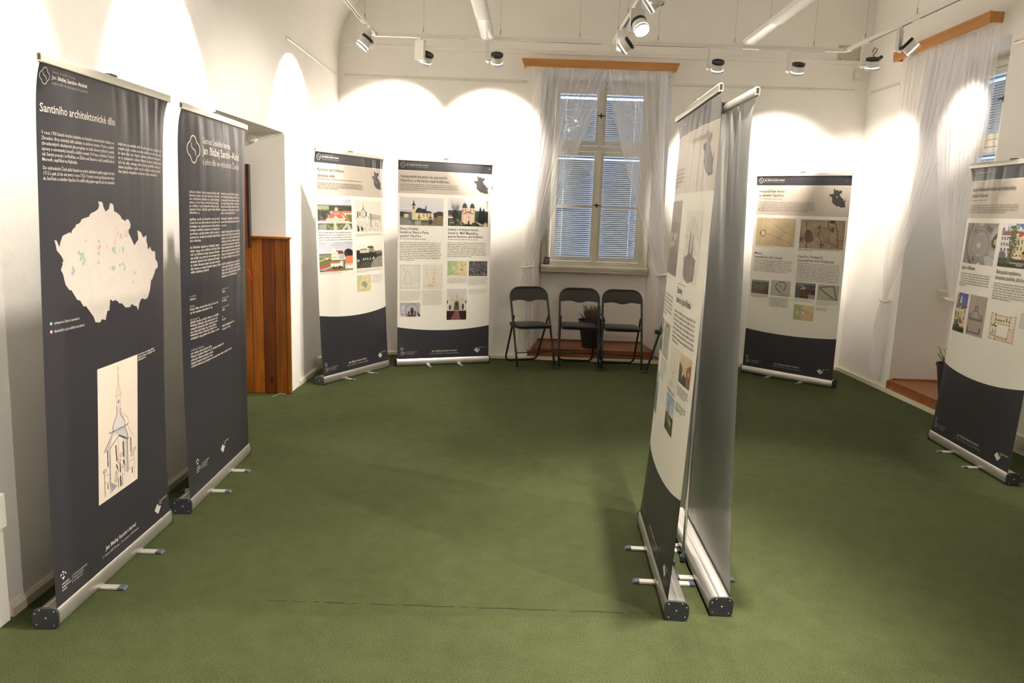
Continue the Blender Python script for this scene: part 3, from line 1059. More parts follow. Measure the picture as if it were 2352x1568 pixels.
spot(TXM, 6.57, R(6), -1, aim(-70, 36), 'white track spotlight on the middle track, lower one aimed left', watts=ROOM_W, size=70, blend=0.6)
spot(TXM + 0.01, 5.08, R(8), 1, aim(-74, 36), 'white track spotlight cut by the top picture edge right of the middle track', watts=ROOM_W, size=76, blend=0.6)
# lamps beyond the top of the picture that light the walls and the carpet
spot(TX0, 4.40, R(0), -1, aim(-90, 45), 'white track spotlight on the left track above the second banner', watts=WALL_W * 0.5, size=76, blend=0.5)
spot(TX0, 2.80, R(0), -1, aim(-90, 45), 'white track spotlight on the left track above the nearest banner', watts=WALL_W * 0.5, size=74, blend=0.5)
spot(TX0, 1.2, R(0), -1, aim(-80, 42), 'white track spotlight on the left track level with the viewpoint', watts=WALL_W * 0.5, size=76, blend=0.5)
spot(TX1 + 0.05, 4.5, R(0), 1, aim(80, 62), 'white track spotlight on the right track above the last banner', watts=WALL_W * 0.4, size=62)
spot(TX1 + 0.07, 3.1, R(0), -1, aim(-90, 27), 'white track spotlight on the right track aimed across at the left wall', watts=ROOM_W * 1.6, size=84, blend=0.8)
spot(TXM + 0.02, 2.85, R(0), 1, aim(-100, 66), 'white track spotlight on the middle track above the banner pair', watts=ROOM_W * 2.3, size=96, blend=0.7)
spot(TXM + 0.02, 1.0, R(0), -1, aim(-25, 50), 'white track spotlight on the middle track near the viewpoint', watts=ROOM_W * 0.6, size=90, blend=0.7)
spot(TX1 + 0.08, 1.4, R(0), -1, aim(-62, 30), 'white track spotlight on the right track nearest to the viewpoint', watts=ROOM_W * 1.7, size=84, blend=0.8)

cb_ = MB()
cb_.tube([(3.06, 6.93, 3.13), (3.075, 6.93, 3.17), (3.10, 6.93, 3.16), (3.09, 6.93, 3.13), (3.07, 6.93, 3.11), (3.09, 6.935, 3.075), (3.14, 6.935, 3.075)], 0.004, 6)
cb_.tube([(3.12, 6.935, 3.078), (3.15, 6.935, 3.10)], 0.015, 8)
tag(cb_.obj('black_cable', M['black'], smooth=True), 'short looped black cable with plug above the corner spotlight', 'cable')


def tube_lamp(x, y_end, label, cuff=0.72, side=1):
    o = thing('tube_lamp', (x, y_end, 3.20), 0, label, 'tube lamp')
    L = 3.0
    prof = [(0.060 * math.cos(R(a)), 0.026 * math.sin(R(a))) for a in range(180, 361, 15)] + [(0.060, 0.010), (0.050, 0.016), (-0.050, 0.016), (-0.060, 0.010)]
    MB().extrude([(p[0] * 0.985, p[1] * 0.985) for p in prof], 'Y', -L, -0.062).obj('diffuser', M['diffuser'], o, smooth=True, shade_auto=True)
    MB().extrude(prof, 'Y', -0.062, 0.0).obj('end_cap', M['lampwhite'], o, smooth=True, shade_auto=True)
    MB().extrude([(p[0] * 1.012, p[1] * 1.012) for p in prof], 'Y', -cuff - 0.7, -cuff).obj('joint_cover', M['lampwhite'], o, smooth=True, shade_auto=True)
    MB().box((-0.045, -L, 0.0165), (0.045, 0.012, 0.024)).obj('top_plate', M['lampwhite'], o)
    for yy in (-0.55, -2.4):
        MB().tube([(0, yy, 0.024), (0, yy, H - 3.2)], 0.0012, 5).obj('wire', M['wire'], o)
    return o


tl = tube_lamp(-0.315, 7.17, 'pale fluorescent tube lamp hanging left of the window')
tl.rotation_euler = (0, 0, R(-1.0))
tl = tube_lamp(2.0, 7.0, 'pale fluorescent tube lamp hanging right of the window')
tl.rotation_euler = (0, 0, R(-0.3))
fc = MB()
fc.tube([(-0.39, 7.16, 3.25), (-0.43, 7.17, 3.28), (-0.445, 7.17, 3.26), (-0.43, 7.17, 3.225), (-0.38, 7.17, 3.20)], 0.0035, 6)
tag(fc.obj('flex_cord', M['lampwhite'], smooth=True), 'white flex loop at the end of the left tube lamp', 'cord')
fc = MB()
fc.tube([(1.93, 7.21, 3.225), (2.0, 7.2, 3.24), (2.04, 7.18, 3.29), (2.06, 7.15, 3.33), (2.09, 7.12, 3.31), (2.05, 7.06, 3.255)], 0.0025, 6)
tag(fc.obj('flex_cord', M['lampwhite'], smooth=True), 'white flex from the back track to the right tube lamp', 'cord')


# ================================================================== CHAIRS
def make_chair():
    o = thing('folding_chair', (0, 0, 0), 0)
    hw = 0.213
    m = MB()
    # main frame: inverted U from the front feet up to the back top
    fy, ty, tz = -0.235, 0.10, 0.845
    P = lambda x, k: (x, lerp(fy, ty, k), lerp(0.0, tz, k))
    r = 0.105
    pts = [P(-hw, 0.012), P(-hw, 0.3), P(-hw, 0.6), P(-hw, 1 - r / 0.9)]
    for a in range(15, 91, 15):
        an = R(a)
        pts.append(P(-hw + r * (1 - math.cos(an)), 1 - (r / 0.9) * (1 - math.sin(an))))
    pts += [(-p[0], p[1], p[2]) for p in pts[::-1]]
    m.tube(pts, 0.0115, 10)
    m.obj('front_frame', M['chair_metal'], o, smooth=True)
    for sx in (-1, 1):
        MB().tube([P(sx * hw, 0.0), P(sx * hw, 0.03)], 0.0145, 10).obj('foot_glide', M['glide'], o, smooth=True)
    # rear frame: U with its bar on the floor
    hr = 0.190
    a0, b0 = (-0.030, 0.555), (0.245, 0.013)
    pts = [(-hr - 0.010, a0[0], a0[1]), (-hr - 0.008, lerp(a0[0], b0[0], 0.08), lerp(a0[1], b0[1], 0.10)), (-hr, lerp(a0[0], b0[0], 0.85), lerp(a0[1], b0[1], 0.85))]
    for a in range(0, 91, 18):
        an = R(a)
        k = 0.89 + 0.11 * math.sin(an)
        pts.append((-hr + 0.055 * (1 - math.cos(an)), lerp(a0[0], b0[0], k), lerp(a0[1], b0[1], k)))
    pts += [(-p[0], p[1], p[2]) for p in pts[::-1]]
    m = MB()
    m.tube(pts, 0.0105, 10)
    m.obj('rear_frame', M['chair_metal'], o, smooth=True)
    k = 0.205
    m = MB()
    m.tube([P(-hw + 0.01, k), P(hw - 0.01, k)], 0.0065, 8)
    m.obj('front_crossbar', M['chair_metal'], o, smooth=True)
    m = MB()
    m.tube([(-hw + 0.01, 0.035, 0.430), (hw - 0.01, 0.035, 0.430)], 0.006, 8)
    m.obj('seat_rod', M['chair_metal'], o, smooth=True)
    # seat: rounded front corners, tilted slightly down to the back
    def seat_outline(g):
        q = []
        for (cx, cy, rad, a0_, a1_) in ((0.195 - g, -0.195 + g, 0.055, 270, 360), (0.185 - g, 0.175 - g, 0.030, 0, 90), (-0.185 + g, 0.175 - g, 0.030, 90, 180), (-0.195 + g, -0.195 + g, 0.055, 180, 270)):
            sx_ = -1 if cx > 0 else 1
            sy_ = -1 if cy > 0 else 1
            for a in range(a0_, a1_ + 1, 15):
                q.append((cx + sx_ * rad + rad * math.cos(R(a)), cy + sy_ * rad + rad * math.sin(R(a))))
        return q
    tilt = lambda x, y, z: (x, y, 0.452 + z - 0.06 * y * 0.5)
    m = MB()
    layers = [(0.012, -0.018), (0.002, -0.010), (0.0, 0.004), (0.010, 0.014), (0.035, 0.018)]
    n = None
    for g, z in layers:
        q = seat_outline(g)
        n = len(q)
        m.v += [tilt(x, y, z) for x, y in q]
    for i in range(len(layers) - 1):
        for k_ in range(n):
            l = (k_ + 1) % n
            m.f.append((i * n + k_, i * n + l, (i + 1) * n + l, (i + 1) * n + k_))
    m.f.append(tuple(range(n - 1, -1, -1)))
    m.f.append(tuple((len(layers) - 1) * n + k_ for k_ in range(n)))
    m.obj('seat', M['chair_pad'], o, smooth=True, shade_auto=True)
    m = MB()
    q = seat_outline(0.006)
    m.v += [tilt(x, y, -0.028) for x, y in q] + [tilt(x, y, -0.0185) for x, y in q]
    m.f += [(k_, (k_ + 1) % n, n + (k_ + 1) % n, n + k_) for k_ in range(n)] + [tuple(range(n - 1, -1, -1)), tuple(range(n, 2 * n))]
    m.obj('seat_pan', M['chair_metal'], o)
    # backrest: fills the top of the U, wavy lower edge
    L_ = 0.91
    top, bot = [], []
    N = 33
    for i in range(N):
        x = lerp(-hw + 0.006, hw - 0.006, i / (N - 1))
        ax = abs(x)
        e = hw - r
        dz = 0 if ax <= e else (r - math.sqrt(max(0, r * r - (ax - e) ** 2)))
        top.append((x, tz - dz * 0.93 - 0.004))
        u_ = x / hw
        low = 0.703 + 0.020 * (1 - u_ * u_) - 0.026 * math.exp(-(u_ / 0.34) ** 2)
        bot.append((x, min(low, top[-1][1] - 0.004)))
    m = MB()
    def bp(x, z, off):
        k_ = z / tz
        y = lerp(fy, ty, k_)
        curve = 0.016 * (1 - (x / hw) ** 2)
        return (x, y + off + curve, z)
    rows = 7
    for off in (-0.015, 0.011):
        for j in range(rows):
            t = j / (rows - 1)
            puff = 0.006 * math.sin(math.pi * t)
            for i in range(N):
                z = lerp(bot[i][1], top[i][1], t)
                m.v.append(bp(bot[i][0], z, off - (puff if off < 0 else -puff * 0.5)))
    S_ = rows * N
    for s2 in (0, 1):
        for j in range(rows - 1):
            for i in range(N - 1):
                a = s2 * S_ + j * N + i
                m.f.append((a, a + 1, a + N + 1, a + N))
    for j in (0, rows - 1):
        for i in range(N - 1):
            a = j * N + i
            m.f.append((a, a + 1, S_ + a + 1, S_ + a))
    for i in (0, N - 1):
        for j in range(rows - 1):
            a = j * N + i
            m.f.append((a, a + N, S_ + a + N, S_ + a))
    m.obj('backrest', M['chair_pad'], o, smooth=True, shade_auto=True)
    return o


ch = make_chair()
chairs = [((0.190, 8.125), 20, 'black folding chair turned slightly, leftmost below the window'),
          ((0.722, 8.165), 0, 'black folding chair in front of the potted heather, second from the left'),
          ((1.188, 8.140), -1, 'black folding chair right of the heather pot, third from the left')]
for i, ((x, y), a, lab) in enumerate(chairs):
    c = ch if i == 0 else copy_tree(ch)
    c.location = (x, y, 0)
    c.rotation_euler = (0, 0, R(a))
    tag(c, lab, 'chair', 'black folding chairs below the back window')
c = copy_tree(ch)
c.location = (1.755, 7.860, 0)
c.rotation_euler = (0, 0, R(-56))
tag(c, 'black folding chair turned sideways, mostly hidden behind the central banner', 'chair', 'black folding chairs below the back window')


# ================================================================== PRINT TOOLS
def lin(c):
    c = np.asarray(c, float)
    return np.where(c <= 0.04045, c / 12.92, ((c + 0.055) / 1.055) ** 2.4)


class Cv:
    """small supersampled canvas; colours 0..255 display values; x right, y down, 0..1."""
    def __init__(s, w, h, bg=(240, 238, 230), ss=3):
        s.w, s.h, s.ss = w, h, ss
        s.a = np.zeros((h * ss, w * ss, 3)) + np.array(bg, float)
        ys, xs_ = np.mgrid[0:h * ss, 0:w * ss]
        s.x = (xs_ + 0.5) / (w * ss)
        s.y = (ys + 0.5) / (h * ss)
        s.asp = h / w

    def put(s, m, c, al=1.0):
        s.a[m] = s.a[m] * (1 - al) + np.array(c, float) * al
        return s

    def rect(s, x0, y0, x1, y1, c, al=1.0):
        return s.put((s.x >= x0) & (s.x < x1) & (s.y >= y0) & (s.y < y1), c, al)

    def grad(s, y0, y1, c0, c1):
        m = (s.y >= y0) & (s.y <= y1)
        k = ((s.y - y0) / (y1 - y0))[..., None]
        g = np.array(c0, float) * (1 - k) + np.array(c1, float) * k
        s.a[m] = g[m]
        return s

    def poly(s, pts, c, al=1.0):
        ins = np.zeros(s.x.shape, bool)
        n = len(pts)
        for i in range(n):
            x0, y0 = pts[i]
            x1, y1 = pts[(i + 1) % n]
            if y0 == y1:
                continue
            cond = ((y0 > s.y) != (y1 > s.y)) & (s.x < (x1 - x0) * (s.y - y0) / (y1 - y0) + x0)
            ins ^= cond
        return s.put(ins, c, al)

    def ell(s, cx, cy, rx, ry, c, al=1.0):
        return s.put(((s.x - cx) / rx) ** 2 + ((s.y - cy) / ry) ** 2 < 1, c, al)

    def ring(s, cx, cy, rx, ry, w, c, al=1.0):
        d = np.sqrt(((s.x - cx) / rx) ** 2 + ((s.y - cy) / ry) ** 2)
        return s.put(abs(d - 1) < w, c, al)

    def line(s, pts, w, c, al=1.0):
        for (x0, y0), (x1, y1) in zip(pts[:-1], pts[1:]):
            dx, dy = x1 - x0, (y1 - y0) * s.asp
            L2 = dx * dx + dy * dy + 1e-12
            px, py = s.x - x0, (s.y - y0) * s.asp
            t = np.clip((px * dx + py * dy) / L2, 0, 1)
            d = np.hypot(px - t * dx, py - t * dy)
            s.put(d < w / 2, c, al)
        return s

    def noise(s, amp, n=12, m=None, tint=(1, 1, 1)):
        g = nrs.uniform(-1, 1, (n + 2, n + 2))
        gx, gy = s.x * n, s.y * n
        ix, iy = gx.astype(int), gy.astype(int)
        fx, fy = gx - ix, gy - iy
        v = (g[iy, ix] * (1 - fx) + g[iy, ix + 1] * fx) * (1 - fy) + (g[iy + 1, ix] * (1 - fx) + g[iy + 1, ix + 1] * fx) * fy
        d = v[..., None] * amp * np.array(tint)
        if m is None:
            s.a = s.a + d
        else:
            s.a[m] = (s.a + d)[m]
        return s

    def specks(s, n, x0, y0, x1, y1, cols, r=0.012):
        for _ in range(n):
            s.ell(nrs.uniform(x0, x1), nrs.uniform(y0, y1), r * nrs.uniform(.5, 1.3), r * nrs.uniform(.5, 1.3) / s.asp, cols[nrs.randint(len(cols))])
        return s

    def out(s):
        a = s.a.reshape(s.h, s.ss, s.w, s.ss, 3).mean(axis=(1, 3))
        a = a * 0.85 + a.mean(axis=2, keepdims=True) * 0.15
        return lin(np.clip(a, 0, 255) / 255.0) * 0.86


def win_row(c, x0, x1, y0, y1, n, col_=(90, 85, 80), fill=0.45):
    for k in range(n):
        a = x0 + (x1 - x0) * (k + 0.5) / n
        w = (x1 - x0) / n * fill / 2
        c.rect(a - w, y0, a + w, y1, col_)


def p_chateau():
    c = Cv(76, 66)
    c.grad(0, .24, (190, 196, 212), (215, 216, 222)).noise(10, 9, c.y < .22)
    c.rect(0, .19, 1, .26, (95, 105, 130)).rect(0, .22, .32, .36, (150, 160, 110)).rect(.3, .22, 1, .40, (75, 78, 60))
    c.noise(18, 30, (c.y > .25) & (c.y < .5))
    c.rect(0, .36, .34, .72, (72, 72, 70)).specks(90, 0, .36, .33, .70, [(45, 48, 42), (150, 148, 145), (60, 66, 50), (110, 105, 100)])
    c.rect(.7, .38, 1, .44, (225, 110, 85)).rect(.72, .44, 1, .50, (215, 200, 170)).rect(.8, .5, 1, .75, (110, 130, 60))
    c.rect(.47, .27, .56, .42, (222, 212, 190)).poly([(.46, .3), (.52, .24), (.58, .3)], (205, 95, 75))
    c.poly([(.42, .38), (.62, .38), (.74, .64), (.24, .64)], (214, 104, 84)).poly([(.46, .44), (.60, .44), (.64, .50), (.42, .50)], (235, 150, 125))
    c.line([(.3, .5), (.26, .62)], .012, (235, 225, 205)).line([(.68, .5), (.73, .62)], .012, (235, 225, 205))
    c.line([(.66, .42), (.88, .70)], .05, (214, 104, 84)).line([(.74, .44), (.9, .66)], .012, (230, 220, 200))
    c.rect(.22, .63, .76, .79, (235, 226, 200)).poly([(.40, .64), (.49, .53), (.58, .64)], (238, 230, 208))
    win_row(c, .24, .74, .66, .695, 14, (120, 105, 95)); win_row(c, .24, .74, .73, .765, 14, (120, 105, 95))
    c.rect(.05, .70, .22, .78, (235, 226, 205)).rect(.07, .67, .22, .72, (214, 104, 84)).rect(.76, .70, .92, .79, (235, 226, 205)).rect(.76, .66, .90, .71, (214, 104, 84))
    c.rect(0, .79, 1, 1, (92, 118, 58)).noise(12, 20, c.y > .79)
    c.poly([(.43, .79), (.50, .79), (.54, 1), (.42, 1)], (205, 190, 180)).poly([(.02, .84), (.22, .80), (.22, 1), (.02, 1)], (150, 150, 155))
    c.line([(.24, .82), (.33, .97), (.42, .9)], .014, (190, 180, 165)).line([(.52, .9), (.60, .97), (.70, .82)], .014, (190, 180, 165))
    c.poly([(.8, .8), (.9, .8), (1, 1), (.86, 1), (.83, .9), (.74, 1), (.66, 1)], (200, 192, 190))
    return c


def p_chapel_red():
    c = Cv(76, 66)
    c.grad(0, .45, (190, 198, 214), (218, 220, 226)).noise(12, 8, c.y < .4)
    c.rect(0, .40, .5, .46, (95, 110, 100)).rect(0, .44, .5, .62, (140, 155, 105)).rect(0, .55, .32, .63, (95, 110, 70))
    c.ell(.86, .40, .14, .15, (38, 38, 32)).ell(.95, .44, .08, .14, (30, 30, 26)).ell(.78, .45, .05, .1, (60, 66, 40))
    c.rect(0, .62, 1, 1, (110, 128, 66))
    c.poly([(.46, .30), (.66, .31), (.72, .42), (.52, .43)], (150, 45, 58))
    c.rect(.52, .42, .72, .63, (205, 208, 214)); win_row(c, .55, .71, .45, .58, 4, (110, 120, 140), .3)
    c.rect(.33, .34, .53, .62, (240, 232, 210)).poly([(.36, .34), (.42, .20), (.48, .34)], (242, 236, 218)); win_row(c, .35, .52, .38, .45, 4, (200, 180, 130)); win_row(c, .35, .52, .50, .57, 4, (190, 170, 130))
    c.line([(0, .64), (.18, .56), (.33, .55)], .03, (225, 210, 195)).line([(0, .62), (.18, .545), (.33, .54)], .012, (215, 105, 85))
    c.rect(.17, .52, .23, .60, (235, 220, 205)).poly([(.16, .53), (.20, .47), (.24, .53)], (205, 90, 80))
    c.poly([(.76, .50), (1, .49), (1, .78), (.74, .78)], (232, 128, 96)).rect(.75, .78, 1, .95, (238, 232, 222)).rect(.80, .80, .83, .83, (60, 55, 50)).rect(.90, .80, .93, .83, (60, 55, 50)).rect(.8, .9, .83, .92, (60, 55, 50))
    c.poly([(.28, .68), (.62, .68), (.62, .74), (.3, .74)], (222, 116, 92)).rect(.3, .74, .62, .88, (240, 235, 226)).rect(.58, .66, .68, .88, (238, 232, 222)).poly([(.57, .68), (.63, .63), (.70, .68)], (225, 125, 98))
    c.poly([(0, .80), (.28, .72), (.30, .80), (0, .93)], (190, 88, 72)).poly([(0, .93), (.3, .82), (.36, .86), (.05, 1), (0, 1)], (170, 172, 180)).poly([(.1, 1), (.36, .86), (.42, .93), (.34, 1)], (196, 90, 74))
    c.specks(26, .36, .84, .66, .92, [(50, 60, 40), (80, 84, 60)], .02).poly([(.42, 1), (.62, .90), (.70, .94), (.6, 1)], (190, 90, 72)).rect(.0, .97, .1, 1, (60, 60, 60))
    return c


def p_engraving():
    c = Cv(70, 66, (232, 224, 208))
    c.noise(5, 7)
    for _ in range(230):
        x, y = nrs.uniform(.05, .97), nrs.uniform(.50, .97)
        if y < .62 and x > .35 and nrs.rand() < .3:
            continue
        k = nrs.uniform(.01, .05)
        an = nrs.uniform(0, 3.14)
        g = nrs.randint(95, 190)
        c.line([(x, y), (x + k * math.cos(an), y + k * math.sin(an))], .008, (g, g - 4, g - 10))
    c.poly([(.24, .35), (.28, .16), (.32, .35)], (130, 126, 122)).line([(.28, .1), (.28, .2)], .008, (120, 116, 112))
    c.ell(.28, .42, .085, .11, (214, 206, 190)).ring(.28, .42, .09, .12, .08, (120, 116, 112))
    c.rect(.06, .36, .10, .54, (70, 68, 68)).rect(.13, .36, .16, .5, (110, 108, 108)).rect(.36, .36, .40, .50, (85, 84, 86))
    c.poly([(.42, .52), (.55, .42), (.95, .50), (.95, .60), (.55, .62)], (196, 188, 172)).line([(.5, .42), (.95, .49)], .01, (110, 106, 100))
    c.line([(.55, .42), (.55, .82)], .026, (72, 70, 80))
    for q in range(26):
        c.line([(.6 + q * .013, .50 + q * .002), (.60 + q * .013, .55 + .06 * nrs.rand())], .005, (130, 126, 118))
    c.poly([(.06, .80), (.1, .80), (.13, .97), (.06, .97)], (50, 50, 50)).poly([(.18, .82), (.24, .84), (.28, .92), (.2, .97)], (60, 58, 58))
    return c


def p_castle_bw():
    c = Cv(70, 60, (240, 236, 222))
    c.rect(0, .24, 1, 1, (66, 66, 58)).noise(22, 26, c.y > .24)
    c.poly([(0, 0), (1, 0), (1, .42), (.8, .30), (.64, .34), (.1, .24), (0, .22)], (240, 236, 222))
    c.specks(40, .66, .28, 1, .44, [(90, 90, 80), (150, 148, 136)], .025)
    c.poly([(.12, .20), (.36, .18), (.40, .24), (.12, .24)], (105, 104, 88)).rect(.12, .23, .46, .36, (212, 206, 180)).poly([(.38, .16), (.44, .08), (.60, .08), (.66, .18)], (82, 82, 66)).rect(.46, .17, .64, .32, (150, 145, 130))
    c.rect(0, .36, .72, .62, (46, 46, 40)).noise(12, 30, (c.y > .36) & (c.y < .62))
    for x in (.22, .30, .38, .48):
        c.rect(x, .58, x + .05, .66, (196, 190, 176)).poly([(x - .01, .59), (x + .025, .54), (x + .06, .59)], (110, 105, 98))
    c.poly([(.56, .66), (.64, .52), (.68, .62)], (216, 210, 196)).rect(.02, .62, .1, .72, (190, 184, 170))
    c.ell(.98, .98, .46, .46, (158, 150, 138)).noise(16, 40, ((c.x - .98) / .46) ** 2 + ((c.y - .98) / .46) ** 2 < 1)
    for k in range(9):
        c.line([(.02 + k * .05, 1), (.22 + k * .05, .78)], .012, (170, 164, 150) if k % 2 else (40, 40, 38))
    return c


def p_map(kind=0):
    c = Cv(46, 36 if kind else 48, (226, 210, 160))
    if kind == 0:
        c.poly([(0, 0), (.45, 0), (.2, .5), (0, .9)], (190, 205, 150)).poly([(.35, .5), (.6, .35), (.75, .6), (.65, .82), (.5, .75)], (150, 175, 120)).noise(10, 10)
        c.line([(.0, .5), (.3, .3), (.5, .1)], .02, (235, 225, 190)).line([(.3, .62), (.36, .4), (.46, .44), (.4, .66), (.3, .62)], .03, (205, 70, 100)).line([(.48, .2), (.55, .26)], .03, (205, 60, 100))
        c.specks(16, .05, .85, .95, .97, [(200, 90, 100), (150, 180, 110)], .02).line([(1, .3), (.7, .55)], .01, (180, 140, 90))
    elif kind == 1:
        c.poly([(0, 0), (.45, 0), (.55, .55), (.3, .8), (0, 1)], (176, 200, 150)).poly([(.2, .6), (.3, .3), (.45, .45), (.4, .62)], (222, 214, 150)).noise(8, 9)
        c.poly([(.67, .52), (.8, .55), (.8, .62), (.67, .59)], (200, 50, 80)).line([(.66, .0), (.74, .3), (1, .18)], .02, (190, 150, 110)).line([(.6, .5), (.9, .95)], .014, (200, 160, 110))
        c.line([(.12, .83), (.62, .83)], .02, (120, 120, 90)).ell(.75, .35, .05, .08, (190, 200, 110))
    else:
        c.grad(0, 1, (226, 200, 150), (222, 190, 140)).poly([(0, 0), (.5, 0), (.42, .3), (.35, .6), (.45, 1), (0, 1)], (178, 190, 130)).noise(5, 9)
        c.line([(0, .1), (.5, .35), (1, .6)], .03, (160, 160, 100)).line([(.6, .42), (1, .2)], .02, (170, 165, 110)).poly([(.30, .32), (.42, .36), (.66, .5), (.62, .62), (.42, .66)], (232, 220, 190))
        c.line([(.30, .32), (.36, .36), (.66, .52), (.62, .6), (.42, .67), (.3, .32)], .022, (185, 80, 120)).ell(.2, .5, .08, .09, (225, 200, 150))
    return c


def p_church_yellow():
    c = Cv(96, 64)
    c.grad(0, .6, (222, 218, 216), (208, 210, 220)).rect(0, .40, .3, .44, (228, 224, 214)).rect(0, .44, .3, .52, (190, 196, 212))
    c.poly([(0, .52), (.3, .54), (.75, .55), (.9, .48), (1, .50), (1, .72), (0, .72)], (66, 60, 56)).noise(14, 30, (c.y > .5) & (c.y < .72))
    c.rect(0, .7, 1, 1, (118, 112, 108)).poly([(0, .76), (.22, .80), (.3, 1), (0, 1)], (138, 136, 136)).noise(12, 24, c.y > .72)
    c.poly([(.1, .58), (.26, .54), (.3, .60), (.2, .62)], (92, 86, 82)).rect(.09, .60, .19, .73, (222, 210, 150)).rect(.19, .58, .27, .74, (120, 112, 104))
    c.poly([(.20, .78), (.55, .74), (.7, .80), (.6, .90), (.3, .86)], (84, 100, 50)).poly([(.8, .74), (.95, .74), (.9, .84), (.78, .84)], (120, 124, 60))
    c.rect(.34, .54, .76, .80, (232, 212, 150)).rect(.34, .54, .37, .80, (226, 216, 196)).rect(.50, .54, .53, .8, (226, 216, 196)).rect(.66, .56, .70, .78, (226, 216, 196)).rect(.73, .56, .77, .76, (220, 212, 200))
    c.poly([(.33, .55), (.40, .37), (.48, .37), (.52, .55)], (64, 58, 60)).poly([(.47, .40), (.58, .40), (.66, .56), (.50, .56)], (58, 53, 56)).poly([(.62, .48), (.69, .47), (.75, .56), (.64, .56)], (74, 68, 68))
    c.rect(.585, .33, .603, .42, (70, 66, 68)).poly([(.578, .36), (.594, .27), (.61, .36)], (60, 58, 62))
    c.rect(.272, .28, .35, .80, (216, 200, 160)).rect(.29, .32, .325, .42, (150, 96, 70)).rect(.272, .44, .35, .48, (226, 214, 180)).poly([(.262, .29), (.295, .22), (.312, .08), (.328, .22), (.36, .29)], (50, 50, 56))
    for x in (.43, .53, .615, .685):
        c.rect(x, .59, x + .018, .68, (54, 50, 48))
    c.rect(.395, .72, .48, .81, (228, 208, 130)).poly([(.385, .73), (.435, .67), (.49, .73)], (108, 88, 68)).rect(.425, .75, .445, .81, (60, 50, 44))
    c.rect(.64, .72, .75, .84, (180, 160, 130)).poly([(.63, .73), (.695, .66), (.76, .73)], (112, 94, 66)).ell(.70, .86, .05, .09, (80, 62, 52)).ell(.93, .84, .08, .14, (132, 122, 74)).rect(.86, .64, .98, .70, (205, 92, 88)).poly([(.34, .84), (.48, .82), (.48, .98), (.34, .98)], (165, 160, 154))
    return c


def p_church_pink():
    c = Cv(96, 64)
    c.grad(0, .55, (228, 224, 220), (214, 214, 218)).rect(0, .44, 1, .58, (66, 80, 86)).rect(0, .56, 1, 1, (58, 76, 46)).noise(16, 26, c.y > .5)
    c.rect(0, .60, .1, .66, (205, 80, 90)).rect(0, .66, .12, .72, (214, 214, 218))
    for _ in range(110):
        x = nrs.uniform(.06, .30)
        c.line([(.17, .62), (lerp(.17, x, .6), nrs.uniform(.25, .5)), (x, nrs.uniform(.08, .5))], .0042, (120, 110, 112), .6)
    c.ell(.17, .58, .075, .16, (48, 46, 44)).line([(.17, .5), (.175, .95)], .02, (52, 46, 42))
    for _ in range(40):
        x = nrs.uniform(.82, 1)
        c.line([(1, nrs.uniform(0, .2)), (x, nrs.uniform(.05, .4))], .004, (140, 128, 124), .6)
    c.poly([(.33, .56), (.66, .56), (.66, .86), (.56, .94), (.42, .92), (.33, .84)], (240, 196, 158)).rect(.34, .34, .47, .58, (244, 208, 178)).rect(.53, .34, .66, .58, (244, 208, 178)).rect(.45, .42, .55, .58, (240, 200, 168))
    for x in (.35, .42, .545, .62):
        c.rect(x, .38, x + .018, .48, (74, 62, 60))
    for cx in (.405, .592):
        c.poly([(cx - .065, .34), (cx - .04, .20), (cx, .16), (cx + .04, .20), (cx + .065, .34)], (66, 76, 86)).line([(cx, .17), (cx, .08)], .004, (120, 120, 120))
    c.poly([(.33, .56), (.42, .52), (.50, .45), (.58, .52), (.67, .56), (.58, .55), (.5, .49), (.42, .55)], (92, 66, 58))
    for x in (.40, .47, .55, .60):
        c.rect(x, .58, x + .022, .90, (240, 226, 214))
    c.rect(.49, .80, .525, .92, (58, 48, 42)).rect(.495, .66, .515, .70, (80, 60, 54)).poly([(.38, 1), (.5, .88), (.62, 1)], (52, 52, 46))
    c.poly([(.72, .95), (.78, .35), (.80, .28), (.84, .5), (.88, .32), (.94, .55), (1, .45), (1, 1), (.72, 1)], (36, 42, 38)).poly([(.66, .8), (.9, .95), (.8, .98)], (190, 184, 170)).rect(.6, .86, .68, 1, (66, 92, 46))
    c.specks(60, 0, .74, .34, 1, [(200, 196, 190), (58, 64, 52), (150, 146, 140), (70, 96, 54)], .012).rect(.88, .9, .98, 1, (222, 190, 150)).poly([(.87, .92), (.94, .84), (1, .92)], (205, 180, 150))
    return c


